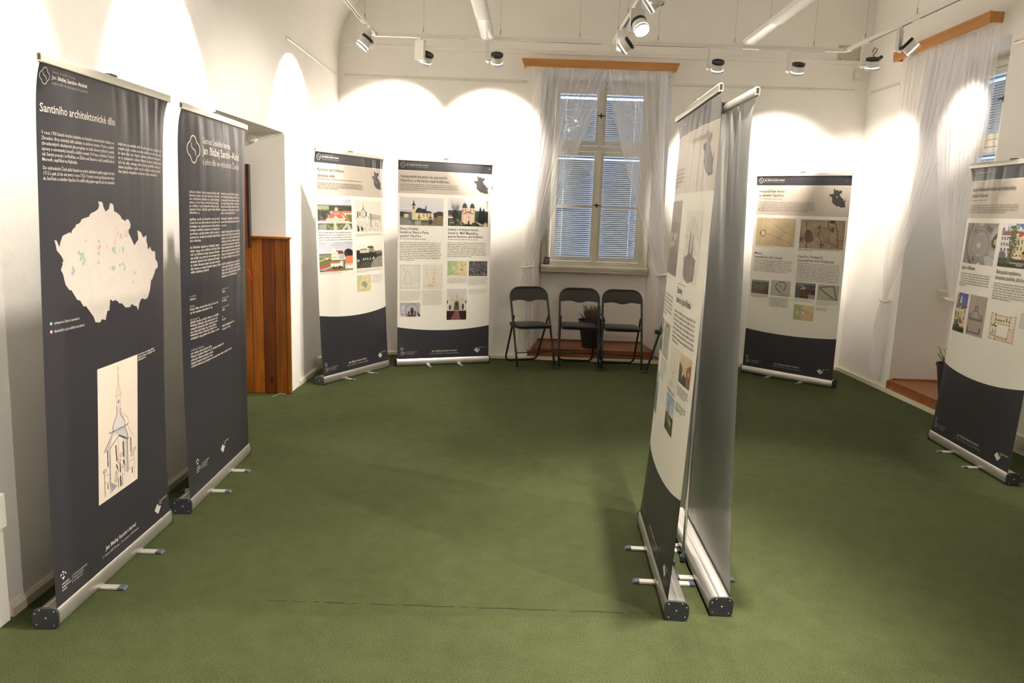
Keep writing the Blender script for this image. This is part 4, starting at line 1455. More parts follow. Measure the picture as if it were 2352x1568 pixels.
def p_plan(kind):
    if kind == 'a':
        c = Cv(44, 52, (224, 220, 208)).noise(4, 6)
        c.line([(.02, .03), (.98, .03), (.98, .94), (.02, .94), (.02, .03)], .015, (196, 192, 150))
        c.line([(.24, .47), (.24, .8), (.54, .8), (.54, .47), (.46, .45), (.46, .28), (.3, .28), (.3, .45), (.24, .47)], .016, (190, 160, 170))
        c.line([(.76, .7), (.9, .62), (.98, .7)], .02, (180, 190, 214)).line([(.2, .12), (.2, .24)], .02, (200, 190, 150)).rect(.9, .05, .96, .9, (205, 208, 214), .6)
        return c
    if kind == 'b':
        c = Cv(44, 52, (228, 222, 206)).noise(3, 6)
        for x in (.2, .58):
            for y in (.18, .30, .42, .56, .68):
                c.rect(x - .02 + (.06 if y > .5 else 0) * (1 if x < .4 else -1), y, x + .03, y + .045, (205, 165, 130))
        c.ring(.33, .85, .06, .05, .25, (200, 160, 120)).ring(.5, .85, .06, .05, .25, (200, 160, 120)).line([(.12, .8), (.12, .9), (.2, .9)], .02, (205, 190, 150)).line([(.7, .78), (.7, .88), (.62, .88)], .02, (205, 190, 150))
        return c
    if kind == 'farm1':
        c = Cv(54, 42, (186, 184, 168)).noise(5, 8)
        for a, b in (((.24, .36), (.34, .18)), ((.42, .10), (.66, .08)), ((.72, .14), (.76, .32)), ((.75, .40), (.66, .62)), ((.24, .48), (.38, .64)), ((.42, .68), (.54, .76))):
            c.line([a, b], .05, (105, 104, 116))
        c.ell(.5, .36, .045, .06, (120, 118, 130)).line([(.52, .4), (.56, .66)], .01, (130, 128, 130)).specks(9, .5, .76, .8, .95, [(120, 118, 124)], .016)
        return c
    if kind == 'farm2':
        c = Cv(54, 42, (182, 180, 158)).noise(5, 8)
        c.line([(.1, .2), (.74, .06), (.92, .88), (.78, .86), (.1, .28), (.1, .2)], .045, (98, 98, 108)).poly([(.16, .22), (.70, .12), (.84, .78), (.76, .78)], (184, 182, 162))
        c.line([(.3, .45), (.42, .54)], .06, (110, 108, 118)).line([(.5, .62), (.66, .74)], .05, (110, 108, 118))
        return c
    if kind == 'palace':
        c = Cv(70, 70, (246, 240, 228))
        C1, C2, K = (240, 224, 190), (240, 212, 188), (60, 58, 60)
        for r_ in ((.02, .02, .2, .42), (.2, .06, .78, .22), (.2, .24, .78, .36), (.78, 0, .98, .5), (.02, .48, .28, .98), (.76, .56, .98, .98), (.28, .84, .74, .98)):
            c.rect(*r_, C1 if r_[1] < .5 else C2)
            x0, y0, x1, y1 = r_
            per = [(x0, y0, x1, y0), (x1, y0, x1, y1), (x1, y1, x0, y1), (x0, y1, x0, y0)]
            for a0, b0, a1, b1 in per:
                n = max(2, int(10 * max(abs(a1 - a0), abs(b1 - b0)) / .5))
                for k in range(n):
                    if k % 2 == 0:
                        t0, t1 = k / n, (k + .95) / n
                        c.line([(lerp(a0, a1, t0), lerp(b0, b1, t0)), (lerp(a0, a1, t1), lerp(b0, b1, t1))], .018, K)
        c.rect(.30, .40, .72, .82, (246, 240, 228)).line([(.2, .25), (.5, .26)], .03, (150, 130, 50)).line([(.3, .86), (.7, .92)], .05, (206, 190, 110)).rect(.62, .12, .68, .2, (120, 160, 110))
        for k in range(9):
            c.rect(.3 + k * .05, .36, .315 + k * .05, .38, K)
            c.rect(.24 + k * .06, .05, .26 + k * .06, .07, K)
        c.line([(.08, .46), (.28, .46)], .03, K).line([(.1, .72), (.1, .9)], .015, K).line([(.16, .6), (.16, .84), (.27, .84)], .02, K).line([(.2, .7), (.27, .7)], .02, K)
        return c


def p_bw_air():
    c = Cv(44, 36, (96, 94, 96)).noise(34, 16).noise(22, 34)
    c.rect(0, .66, 1, .84, (52, 50, 54), .7).specks(26, .08, .5, .5, .95, [(196, 192, 190), (160, 156, 156)], .02).specks(14, .6, .7, .98, .95, [(200, 196, 194)], .02)
    return c


def p_nave(tall):
    c = Cv(44, 34 if not tall else 70, (196, 188, 186))
    if tall:
        c.grad(0, .5, (212, 208, 212), (206, 196, 176)).poly([(.0, .1), (.18, .3), (.14, .7), (0, .7)], (222, 214, 196)).poly([(1, .1), (.82, .3), (.86, .7), (1, .7)], (222, 214, 196))
        c.line([(.15, .34), (.5, .38), (.85, .34)], .02, (150, 156, 170)).ell(.5, .5, .14, .12, (165, 150, 90)).ell(.5, .5, .09, .09, (62, 66, 50)).rect(.36, .56, .64, .70, (96, 86, 74)).line([(.52, .16), (.52, .34)], .015, (90, 90, 96))
        c.ell(.16, .60, .05, .08, (50, 46, 46)).ell(.82, .58, .05, .1, (50, 46, 46)).rect(0, .70, 1, 1, (50, 34, 30)).rect(0, .69, 1, .71, (214, 200, 186)).poly([(.42, .71), (.6, .71), (.72, 1), (.2, 1)], (146, 84, 76)).noise(8, 20, c.y > .7)
        c.ell(.02, .42, .05, .06, (100, 110, 130)).ell(.97, .42, .05, .06, (100, 110, 130))
    else:
        c.grad(0, 1, (176, 172, 180), (204, 200, 206)).ring(.58, .55, .30, .46, .10, (160, 156, 166)).ell(.6, .6, .09, .26, (90, 84, 60)).ell(.6, .66, .06, .18, (50, 46, 44)).rect(.40, .62, .48, .86, (60, 52, 56)).rect(.72, .60, .79, .86, (60, 52, 56))
        c.poly([(.3, 1), (.45, .84), (.74, .84), (.8, 1)], (112, 52, 46)).specks(12, .02, .78, .4, .9, [(70, 84, 110)], .02).rect(.12, .25, .2, .45, (226, 222, 226)).poly([(.85, .6), (1, .9), (1, 1), (.9, 1)], (60, 50, 50))
    return c


def p_oldmap(kind):
    if kind == 0:
        c = Cv(92, 66, (214, 190, 148)).noise(10, 5).noise(5, 20)
        c.rect(0, 0, .13, 1, (206, 184, 140), .5).line([(.12, 0), (.12, 1)], .006, (166, 146, 110)).line([(.25, .02), (.25, .5)], .01, (170, 154, 110))
        c.line([(.28, .06), (.55, .30), (.78, .50), (1, .60)], .007, (150, 132, 98)).line([(.80, .18), (.62, .40)], .006, (150, 136, 104)).line([(.80, .48), (.56, .86)], .007, (146, 124, 104)).line([(.74, .46), (.50, .84)], .006, (150, 128, 106))
        z = [(.28, .55)] + [(.28 + k * .03, .55 + k * .015 + (.012 if k % 2 else -.012)) for k in range(1, 23)]
        c.line(z, .009, (150, 108, 92)).ell(.19, .55, .055, .10, (228, 212, 180)).ring(.19, .55, .06, .11, .16, (140, 116, 84)).ell(.12, .55, .03, .04, (140, 120, 84))
        c.line([(.9, .75), (.93, 1)], .02, (196, 170, 130)).ring(.33, .9, .05, .06, .15, (190, 166, 126)).ell(.55, .85, .2, .08, (206, 184, 138), .6)
        return c
    c = Cv(92, 66, (168, 142, 116)).noise(16, 6).noise(8, 22)
    c.ell(.20, .58, .09, .22, (108, 88, 66)).ell(.18, .5, .06, .16, (104, 86, 62)).ell(.26, .66, .06, .12, (112, 92, 70)).rect(0, .8, .1, 1, (190, 160, 130)).ell(.75, .58, .05, .14, (190, 156, 112)).ell(.74, .32, .035, .1, (110, 96, 74))
    c.line([(.13, .1), (.15, .4), (.18, 1)], .02, (110, 88, 68)).line([(.62, 0), (.64, .25), (.70, .34)], .016, (92, 76, 62)).line([(.7, .34), (.66, .6), (.68, .76)], .009, (104, 84, 66)).line([(.78, .1), (.85, .4), (.88, .95)], .02, (112, 90, 72))
    c.line([(.46, .26), (.62, .28)], .009, (108, 84, 68)).line([(.43, .22), (.45, .4), (.42, .55), (.5, .7), (.52, .95)], .014, (96, 74, 62)).line([(.55, .72), (.7, .8), (.86, .9)], .016, (120, 98, 78)).line([(.8, .66), (1, .68)], .010, (84, 68, 58)).line([(.97, .05), (.99, .66)], .008, (110, 90, 72))
    c.specks(16, .0, .6, .08, .8, [(70, 54, 44)], .012).specks(12, .40, .18, .48, .28, [(84, 60, 60)], .012).specks(10, .48, .84, .56, .98, [(76, 60, 48)], .012).line([(.35, .5), (.42, .47), (.46, .36)], .01, (120, 96, 78)).ell(.72, .06, .06, .05, (70, 58, 46))
    return c


def p_aerial(kind):
    c = Cv(46, 38, (86, 104, 62))
    if kind == 0:
        c.rect(0, 0, 1, .16, (140, 156, 172)).rect(0, .14, 1, .4, (92, 108, 70)).noise(16, 18).specks(24, .5, .1, 1, .3, [(150, 140, 130), (90, 90, 80)], .02)
        c.poly([(.15, .35), (.75, .3), (.85, .6), (.6, .75), (.3, .6)], (134, 112, 92)).specks(22, .18, .34, .5, .6, [(210, 180, 170), (160, 84, 70), (90, 80, 70)], .028).poly([(.5, .7), (.75, .5), (.82, .55), (.6, .76)], (176, 84, 66)).poly([(0, .75), (.5, .72), (1, 1), (0, 1)], (120, 104, 92)).line([(0, .74), (.5, .74), (1, .9)], .04, (84, 92, 92))
    elif kind == 1:
        c.rect(0, 0, 1, .12, (120, 140, 176)).rect(0, .12, 1, .5, (104, 84, 78)).noise(20, 20).specks(24, 0, .15, .4, .45, [(196, 150, 130), (150, 90, 74), (180, 176, 176)], .03)
        c.rect(.3, .45, 1, 1, (60, 54, 40)).poly([(.36, .45), (.85, .5), (.55, .85), (.3, .7)], (110, 70, 60)).specks(10, .4, .3, .5, .42, [(232, 190, 170)], .03).poly([(.7, .7), (1, .75), (1, 1), (.66, 1)], (150, 152, 164)).poly([(0, .4), (.2, .4), (.15, 1), (0, 1)], (84, 92, 110)).rect(.05, .6, .1, .7, (60, 80, 160))
        c.line([(.28, .78), (.55, .88), (.86, .55)], .02, (196, 130, 96))
    elif kind == 2:   # green slope with a building
        c.grad(0, 1, (150, 160, 160), (70, 92, 50)).rect(0, .35, 1, 1, (80, 100, 56)).noise(20, 14).rect(.4, .2, .75, .34, (226, 222, 214)).poly([(0, .6), (1, .45), (1, .6), (0, .8)], (150, 160, 120))
    elif kind == 3:   # tower under a clouded sky
        c = Cv(40, 60)
        c.grad(0, .55, (150, 172, 208), (196, 204, 220)).noise(14, 6, c.y < .55).poly([(.30, .62), (.33, .22), (.37, .10), (.41, .22), (.46, .62)], (112, 96, 84)).rect(0, .52, 1, 1, (74, 80, 50)).noise(20, 20, c.y > .5).poly([(0, .5), (.3, .56), (.28, .75), (0, .66)], (142, 92, 70)).poly([(.5, .6), (.8, .66), (.75, .8), (.5, .76)], (180, 170, 130)).rect(.32, .5, .48, .72, (150, 130, 104))
    elif kind == 4:   # street at dusk
        c = Cv(40, 60)
        c.grad(0, .6, (226, 204, 160), (206, 178, 140)).poly([(0, .3), (.3, .45), (.35, 1), (0, 1)], (92, 80, 66)).poly([(.7, .35), (1, .2), (1, 1), (.62, 1)], (150, 100, 72)).poly([(.2, 1), (.45, .6), (.66, .7), (.7, 1)], (76, 68, 62)).line([(.2, .4), (.24, .1)], .02, (96, 84, 72)).rect(.8, .45, .9, .6, (214, 180, 110))
    else:             # grey townscape
        c = Cv(40, 60, (120, 124, 126))
        c.rect(0, 0, 1, .3, (160, 176, 196)).noise(30, 12).poly([(0, .5), (.4, .4), (.5, .9), (0, 1)], (96, 92, 92)).specks(14, .1, .7, .9, .95, [(180, 150, 150), (110, 80, 76)], .05)
    return c


def p_dome():
    c = Cv(72, 84, (150, 146, 140)).noise(8, 6)
    c.poly([(0, .4), (.1, .2), (.1, 0), (0, 0)], (120, 116, 100)).poly([(0, .4), (.08, .55), (.1, 1), (0, 1)], (128, 120, 106))
    c.line([(.22, 0), (.18, .16), (.10, .32), (.09, .5), (.13, .7), (.20, .85), (.32, 1)], .09, (86, 76, 66))
    for k in range(24):
        t = k / 24
        x = np.interp(t, [0, .16, .32, .5, .7, .85, 1], [.22, .18, .10, .09, .13, .20, .32])
        c.ell(x + .012 * (1 if k % 2 else -1), t, .016, .012, (176, 166, 150))
    c.line([(.27, 0), (.23, .17), (.15, .33), (.145, .5), (.18, .7), (.26, .84), (.38, 1)], .02, (180, 178, 172))
    for (a, b, c_, d) in ((.70, .10, .86, .20), (.30, .16, .40, .34), (.62, .72, .80, .82), (.34, .84, .44, .93)):
        c.poly([(a, b - .05), (c_, b + .02), (c_ - .04, d + .04), (a - .02, d - .03)], (116, 112, 106))
    c.poly([(.80, .28), (1, 0), (1, .2), (.84, .42)], (176, 168, 160)).poly([(.86, .64), (1, .66), (1, .8), (.84, .76)], (178, 172, 164)).poly([(.70, .80), (.84, .76), (1, .84), (1, 1), (.78, 1)], (186, 184, 192))
    c.ell(.54, .5, .30, .37, (176, 172, 168)).ell(.54, .5, .275, .345, (128, 124, 122)).ell(.54, .505, .255, .32, (160, 155, 152)).ell(.54, .51, .235, .30, (172, 166, 162)).noise(4, 5)
    c.ell(.50, .54, .085, .085, (196, 186, 170)).ell(.50, .54, .05, .055, (232, 222, 206)).ell(.52, .26, .04, .02, (214, 204, 190)).ell(.52, .79, .04, .02, (214, 204, 170)).ell(.34, .62, .02, .05, (205, 196, 180))
    c.poly([(.90, .34), (1, .22), (1, .60), (.9, .56), (.86, .46)], (70, 58, 44)).poly([(.93, .38), (1, .36), (1, .50), (.93, .50)], (196, 184, 110))
    c.ring(.56, .97, .10, .12, .10, (140, 140, 150)).ell(.56, 1.0, .04, .04, (236, 226, 210)).ell(.50, .02, .06, .05, (190, 188, 182))
    return c


def p_palace():
    c = Cv(76, 84)
    c.grad(0, .4, (76, 116, 190), (140, 170, 220)).specks(30, .0, .02, .75, .2, [(232, 232, 238), (214, 218, 230), (240, 240, 244)], .07)
    c.poly([(0, .28), (.08, .17), (.5, .17), (.5, .3)], (178, 88, 76)).rect(0, .27, .3, .92, (226, 224, 226)); win_row(c, .0, .26, .31, .38, 4, (90, 92, 100)); win_row(c, 0, .26, .44, .51, 4, (90, 92, 100)); win_row(c, 0, .26, .57, .64, 3, (90, 92, 100))
    c.rect(.36, .28, 1, .84, (232, 218, 160)).poly([(.40, .18), (.98, .17), (1.0, .30), (.38, .30)], (184, 86, 72)).poly([(.46, .31), (.62, .20), (.78, .31)], (238, 226, 178)).rect(.36, .22, .42, .34, (236, 226, 190))
    for y in (.36, .52):
        win_row(c, .40, .98, y, y + .085, 7, (84, 88, 96), .38)
        c.rect(.36, y + .115, 1, y + .125, (206, 190, 132))
    win_row(c, .40, .98, .70, .74, 7, (70, 66, 62), .34)
    c.rect(.56, .66, .62, .84, (206, 138, 104)).ell(.59, .65, .035, .035, (52, 54, 56)).poly([(.53, .84), (.63, .84), (.62, .94), (.50, .94)], (140, 134, 130))
    for _ in range(260):
        c.ell(nrs.normal(.30, .055), nrs.uniform(.05, .86), .022, .014, [(92, 92, 54), (70, 78, 44), (128, 124, 92), (104, 100, 60)][nrs.randint(4)])
    c.ell(.08, .74, .10, .10, (110, 112, 110)).rect(0, .80, 1, .86, (74, 72, 64)).rect(0, .86, 1, 1, (72, 88, 46)).noise(14, 20, c.y > .84).rect(.3, .88, 1, .91, (176, 168, 150)).poly([(0, .93), (1, .98), (1, 1), (0, 1)], (48, 54, 34)).ell(.26, .87, .05, .05, (96, 112, 58)).rect(.46, .92, .62, .96, (170, 164, 160))
    return c


def p_blue_chapel():
    c = Cv(46, 84, (208, 204, 210))
    c.grad(0, .5, (72, 84, 160), (126, 142, 200))
    c.rect(0, 0, .26, .56, (206, 188, 172)).poly([(.2, 0), (.32, 0), (.30, .36), (.18, .42)], (84, 80, 74)).rect(.04, .06, .1, .14, (110, 104, 100)).rect(0, .2, .26, .215, (96, 84, 74)).rect(.04, .28, .14, .40, (110, 104, 110))
    c.rect(.78, .36, 1, .80, (206, 202, 210)).poly([(.70, .32), (1, .30), (1, .37), (.76, .38)], (140, 72, 60)).rect(.84, .42, .90, .49, (80, 76, 82)).rect(.84, .60, .90, .67, (80, 76, 82))
    c.poly([(.42, .10), (.46, .05), (.50, .10), (.56, .28), (.34, .28)], (212, 206, 206)).poly([(.14, .42), (.24, .30), (.48, .25), (.70, .30), (.80, .44)], (110, 110, 118)).rect(.14, .41, .80, .82, (226, 208, 142)).rect(.14, .41, .80, .44, (240, 234, 220)).poly([(.36, .38), (.46, .33), (.56, .38)], (226, 216, 196)).rect(.34, .50, .41, .64, (70, 74, 70)).rect(.56, .44, .66, .8, (214, 190, 126))
    c.rect(0, .50, .2, .82, (202, 180, 178)).poly([(0, .48), (.2, .5), (.2, .66), (.14, .66)], (112, 98, 92)).poly([(.52, .60), (.62, .64), (.86, .76), (.50, .78)], (160, 86, 62)).rect(.40, .77, .94, .84, (232, 216, 120)).rect(.4, .84, .94, .92, (138, 128, 70)).poly([(.10, .72), (.34, .68), (.44, .72), (.40, .86), (.12, .88)], (104, 98, 112)).ell(.42, .76, .06, .12, (120, 128, 60))
    c.rect(0, .88, 1, 1, (46, 40, 34)).specks(30, 0, .82, .6, .95, [(44, 42, 34), (70, 66, 44)], .05)
    return c


def p_section():
    c = Cv(50, 84, (176, 160, 148)).noise(3, 5)
    K, G, Lg = (84, 84, 88), (122, 116, 112), (150, 138, 128)
    c.line([(.46, .08), (.47, .14)], .018, (90, 90, 90)).line([(.46, .16), (.38, .26)], .006, Lg).line([(.47, .16), (.56, .26)], .006, Lg)
    c.poly([(.34, .25), (.58, .25), (.53, .29), (.39, .29)], G).line([(.40, .28), (.40, .37)], .03, K).line([(.53, .28), (.53, .37)], .03, K)
    arc = [(.20, .56), (.22, .48), (.28, .42), (.38, .375), (.53, .375), (.63, .42), (.70, .48), (.72, .56)]
    c.line(arc, .03, K).rect(.10, .56, .84, .595, (116, 112, 110)).rect(.16, .60, .78, .615, K).rect(.08, .46, .13, .60, K).rect(.80, .46, .85, .60, K).rect(.06, .55, .16, .62, G).rect(.78, .55, .88, .62, G)
    for x in (.16, .24, .36, .46, .58, .68, .76):
        c.line([(x, .62), (x, .86)], .012, Lg)
    c.line([(.08, .62), (.08, .88)], .01, Lg).line([(.84, .62), (.84, .86)], .01, Lg)
    c.rect(.06, .80, .13, .94, K).rect(.76, .78, .83, .92, K).rect(.06, .90, .83, .945, (112, 106, 104))
    for k in range(3):
        c.ring(.3 + k * .16, .85, .03, .03, .2, Lg)
    return c


TOWER = {
 'spire': [(0.478, 0.031), (0.475, 0.103), (0.472, 0.164), (0.422, 0.253), (0.554, 0.25), (0.501, 0.182), (0.484, 0.113)],
 'cross': [(0.452, 0.048), (0.501, 0.045)], 'lantern': [(0.422, 0.253), (0.44, 0.267), (0.437, 0.325), (0.425, 0.332), (0.54, 0.336), (0.537, 0.325), (0.531, 0.281), (0.554, 0.25)],
 'onion': [(0.437, 0.336), (0.449, 0.366), (0.422, 0.408), (0.372, 0.435), (0.340, 0.469), (0.352, 0.507)],
 'onionR': [(0.531, 0.353), (0.522, 0.38), (0.548, 0.411), (0.61, 0.445), (0.645, 0.48), (0.645, 0.51)],
 'onion2': [(0.543, 0.353), (0.56, 0.39), (0.636, 0.425), (0.716, 0.452), (0.745, 0.49), (0.718, 0.507), (0.645, 0.505)],
 'cornice': [(0.249, 0.503), (0.352, 0.507), (0.642, 0.51), (0.73, 0.507)],
 'roofL': [(0.337, 0.507), (0.276, 0.551), (0.129, 0.627)], 'gable': [(0.264, 0.623), (0.496, 0.558), (0.724, 0.623)],
 'gableR': [(0.642, 0.51), (0.724, 0.603), (0.739, 0.623)], 'roofR2': [(0.716, 0.517), (0.874, 0.627)], 'roofL2': [(0.352, 0.514), (0.273, 0.592), (0.264, 0.623)],
 'pil1': [(0.264, 0.623), (0.273, 0.716), (0.276, 0.801), (0.284, 0.966)], 'pil2': [(0.716, 0.623), (0.724, 0.76), (0.736, 0.88)], 'pil3': [(0.478, 0.582), (0.478, 0.757)],
 'edgeL': [(0.129, 0.764), (0.15, 0.962)], 'edgeR': [(0.9, 0.767), (0.915, 0.966)],
 'b1': [(0.141, 0.805), (0.273, 0.815)], 'b2': [(0.144, 0.863), (0.276, 0.877)], 'b3': [(0.768, 0.812), (0.883, 0.815)], 'b4': [(0.774, 0.87), (0.894, 0.88)], 'porch': [(0.496, 0.885), (0.566, 0.868), (0.651, 0.904)]}


def p_tower():
    c = Cv(84, 150, (228, 212, 196)).noise(4, 4)
    sh = (196, 188, 188)
    c.poly(TOWER['spire'], (214, 202, 194)).poly([(.44, .336), (.53, .353), (.52, .38), (.61, .445), (.64, .507), (.352, .507), (.34, .469), (.42, .408)], (210, 202, 200))
    c.poly([(.352, .512), (.642, .512), (.739, .623), (.496, .558)], (196, 190, 194)).poly([(.337, .507), (.27, .56), (.14, .625), (.26, .65), (.29, .95), (.25, .9), (.235, .64)], (190, 184, 186))
    c.poly([(.5, .565), (.72, .625), (.736, .88), (.62, .88), (.60, .60)], sh, .8).poly([(.29, .884), (.449, .942), (.308, .965)], (156, 150, 158)).poly([(.40, .82), (.47, .86), (.45, .92), (.37, .90)], (190, 178, 176))
    c.rect(.465, .284, .51, .315, (150, 148, 152))
    for k in range(30):
        t = k / 30
        c.line([(.352 + .29 * t, .513), (.352 + .29 * t + .05 * (t - .3), .53 + .03 * abs(t - .5))], .004, (160, 156, 166), .6)
    for k, p in TOWER.items():
        heavy = k in ('onion', 'onionR', 'cornice', 'gable', 'pil1', 'pil2', 'gableR', 'roofL', 'edgeL')
        c.line(p + ([p[0]] if k == 'spire' else []), .014 if heavy else .009, (104, 100, 114) if heavy else (176, 142, 136), .95)
    c.line([(.496, .560), (.724, .625)], .022, (76, 72, 82)).line([(.70, .62), (.715, .88)], .05, (150, 146, 158), .5)
    for a, b, w in (((.413, .627), (.437, .743), .026), ((.598, .63), (.616, .743), .03), ((.801, .63), (.812, .743), .022), ((.211, .63), (.22, .747), .022), ((.519, .784), (.528, .849), .026),
                    ((.607, .777), (.628, .805), .03), ((.428, .777), (.455, .808), .026), ((.528, .89), (.54, .959), .032), ((.475, .89), (.481, .962), .012), ((.578, .89), (.584, .962), .012), ((.842, .884), (.845, .918), .022), ((.214, .884), (.22, .918), .018)):
        c.line([a, b], w, (66, 60, 62))
    for x, y in ((.84, .77), (.14, .77), (.5, .76), (.61, .82), (.45, .83), (.9, .74), (.55, .72)):
        c.ring(x, y, .035, .012, .35, (180, 150, 138))
    return c


def p_vignette():
    c = Cv(40, 84, PAPER_SRGB)
    c.ell(.5, .3, .42, .26, (214, 204, 200), .6)
    for x, top, w in ((.42, .22, .10), (.60, .28, .07), (.25, .62, .08)):
        c.poly([(x - w, .7), (x - w * .3, top + .1), (x, top), (x + w * .4, top + .12), (x + w, .7)], (146, 134, 134))
    c.poly([(.10, .66), (.5, .58), (.86, .66), (.82, .95), (.5, 1), (.14, .95)], (134, 122, 122)).noise(20, 14, c.y > .3)
    c.put((c.x - .5) ** 2 / .22 + (c.y - .58) ** 2 / .25 > 1, PAPER_SRGB)
    return c


def p_grey_scene():
    c = Cv(60, 76, (138, 124, 122)).noise(26, 9).noise(16, 22)
    c.rect(0, 0, 1, .28, (166, 154, 152), .7).specks(26, .3, .45, .8, .62, [(206, 190, 178), (190, 174, 164)], .04).rect(0, .66, 1, 1, (112, 100, 98), .7).line([(.55, .2), (.56, .55)], .012, (90, 80, 80)).poly([(.5, .55), (.56, .3), (.62, .55)], (104, 92, 92))
    return c


PAPER_SRGB = (234, 231, 222)


# ------------------------------------------------------------------ text
_tc = {}


def text_mesh(s, bold=0.0):
    key = (s, bold)
    if key in _tc:
        return _tc[key]
    cu = bpy.data.curves.new('lettering', 'FONT')
    cu.body = s
    cu.size = 1.0
    cu.resolution_u = 2
    cu.offset = bold
    ob = bpy.data.objects.new('lettering', cu)
    col.objects.link(ob)
    bpy.context.view_layer.update()
    dg = bpy.context.evaluated_depsgraph_get()
    me = bpy.data.meshes.new_from_object(ob.evaluated_get(dg))
    v = np.empty(len(me.vertices) * 3)
    me.vertices.foreach_get('co', v)
    v = v.reshape(-1, 3)[:, :2].copy()
    f = [tuple(p.vertices) for p in me.polygons]
    w = v[:, 0].max() if len(v) else 1
    bpy.data.objects.remove(ob)
    bpy.data.curves.remove(cu)
    bpy.data.meshes.remove(me)
    _tc[key] = (v, f, w)
    return _tc[key]


FONT_CAP = 0.729


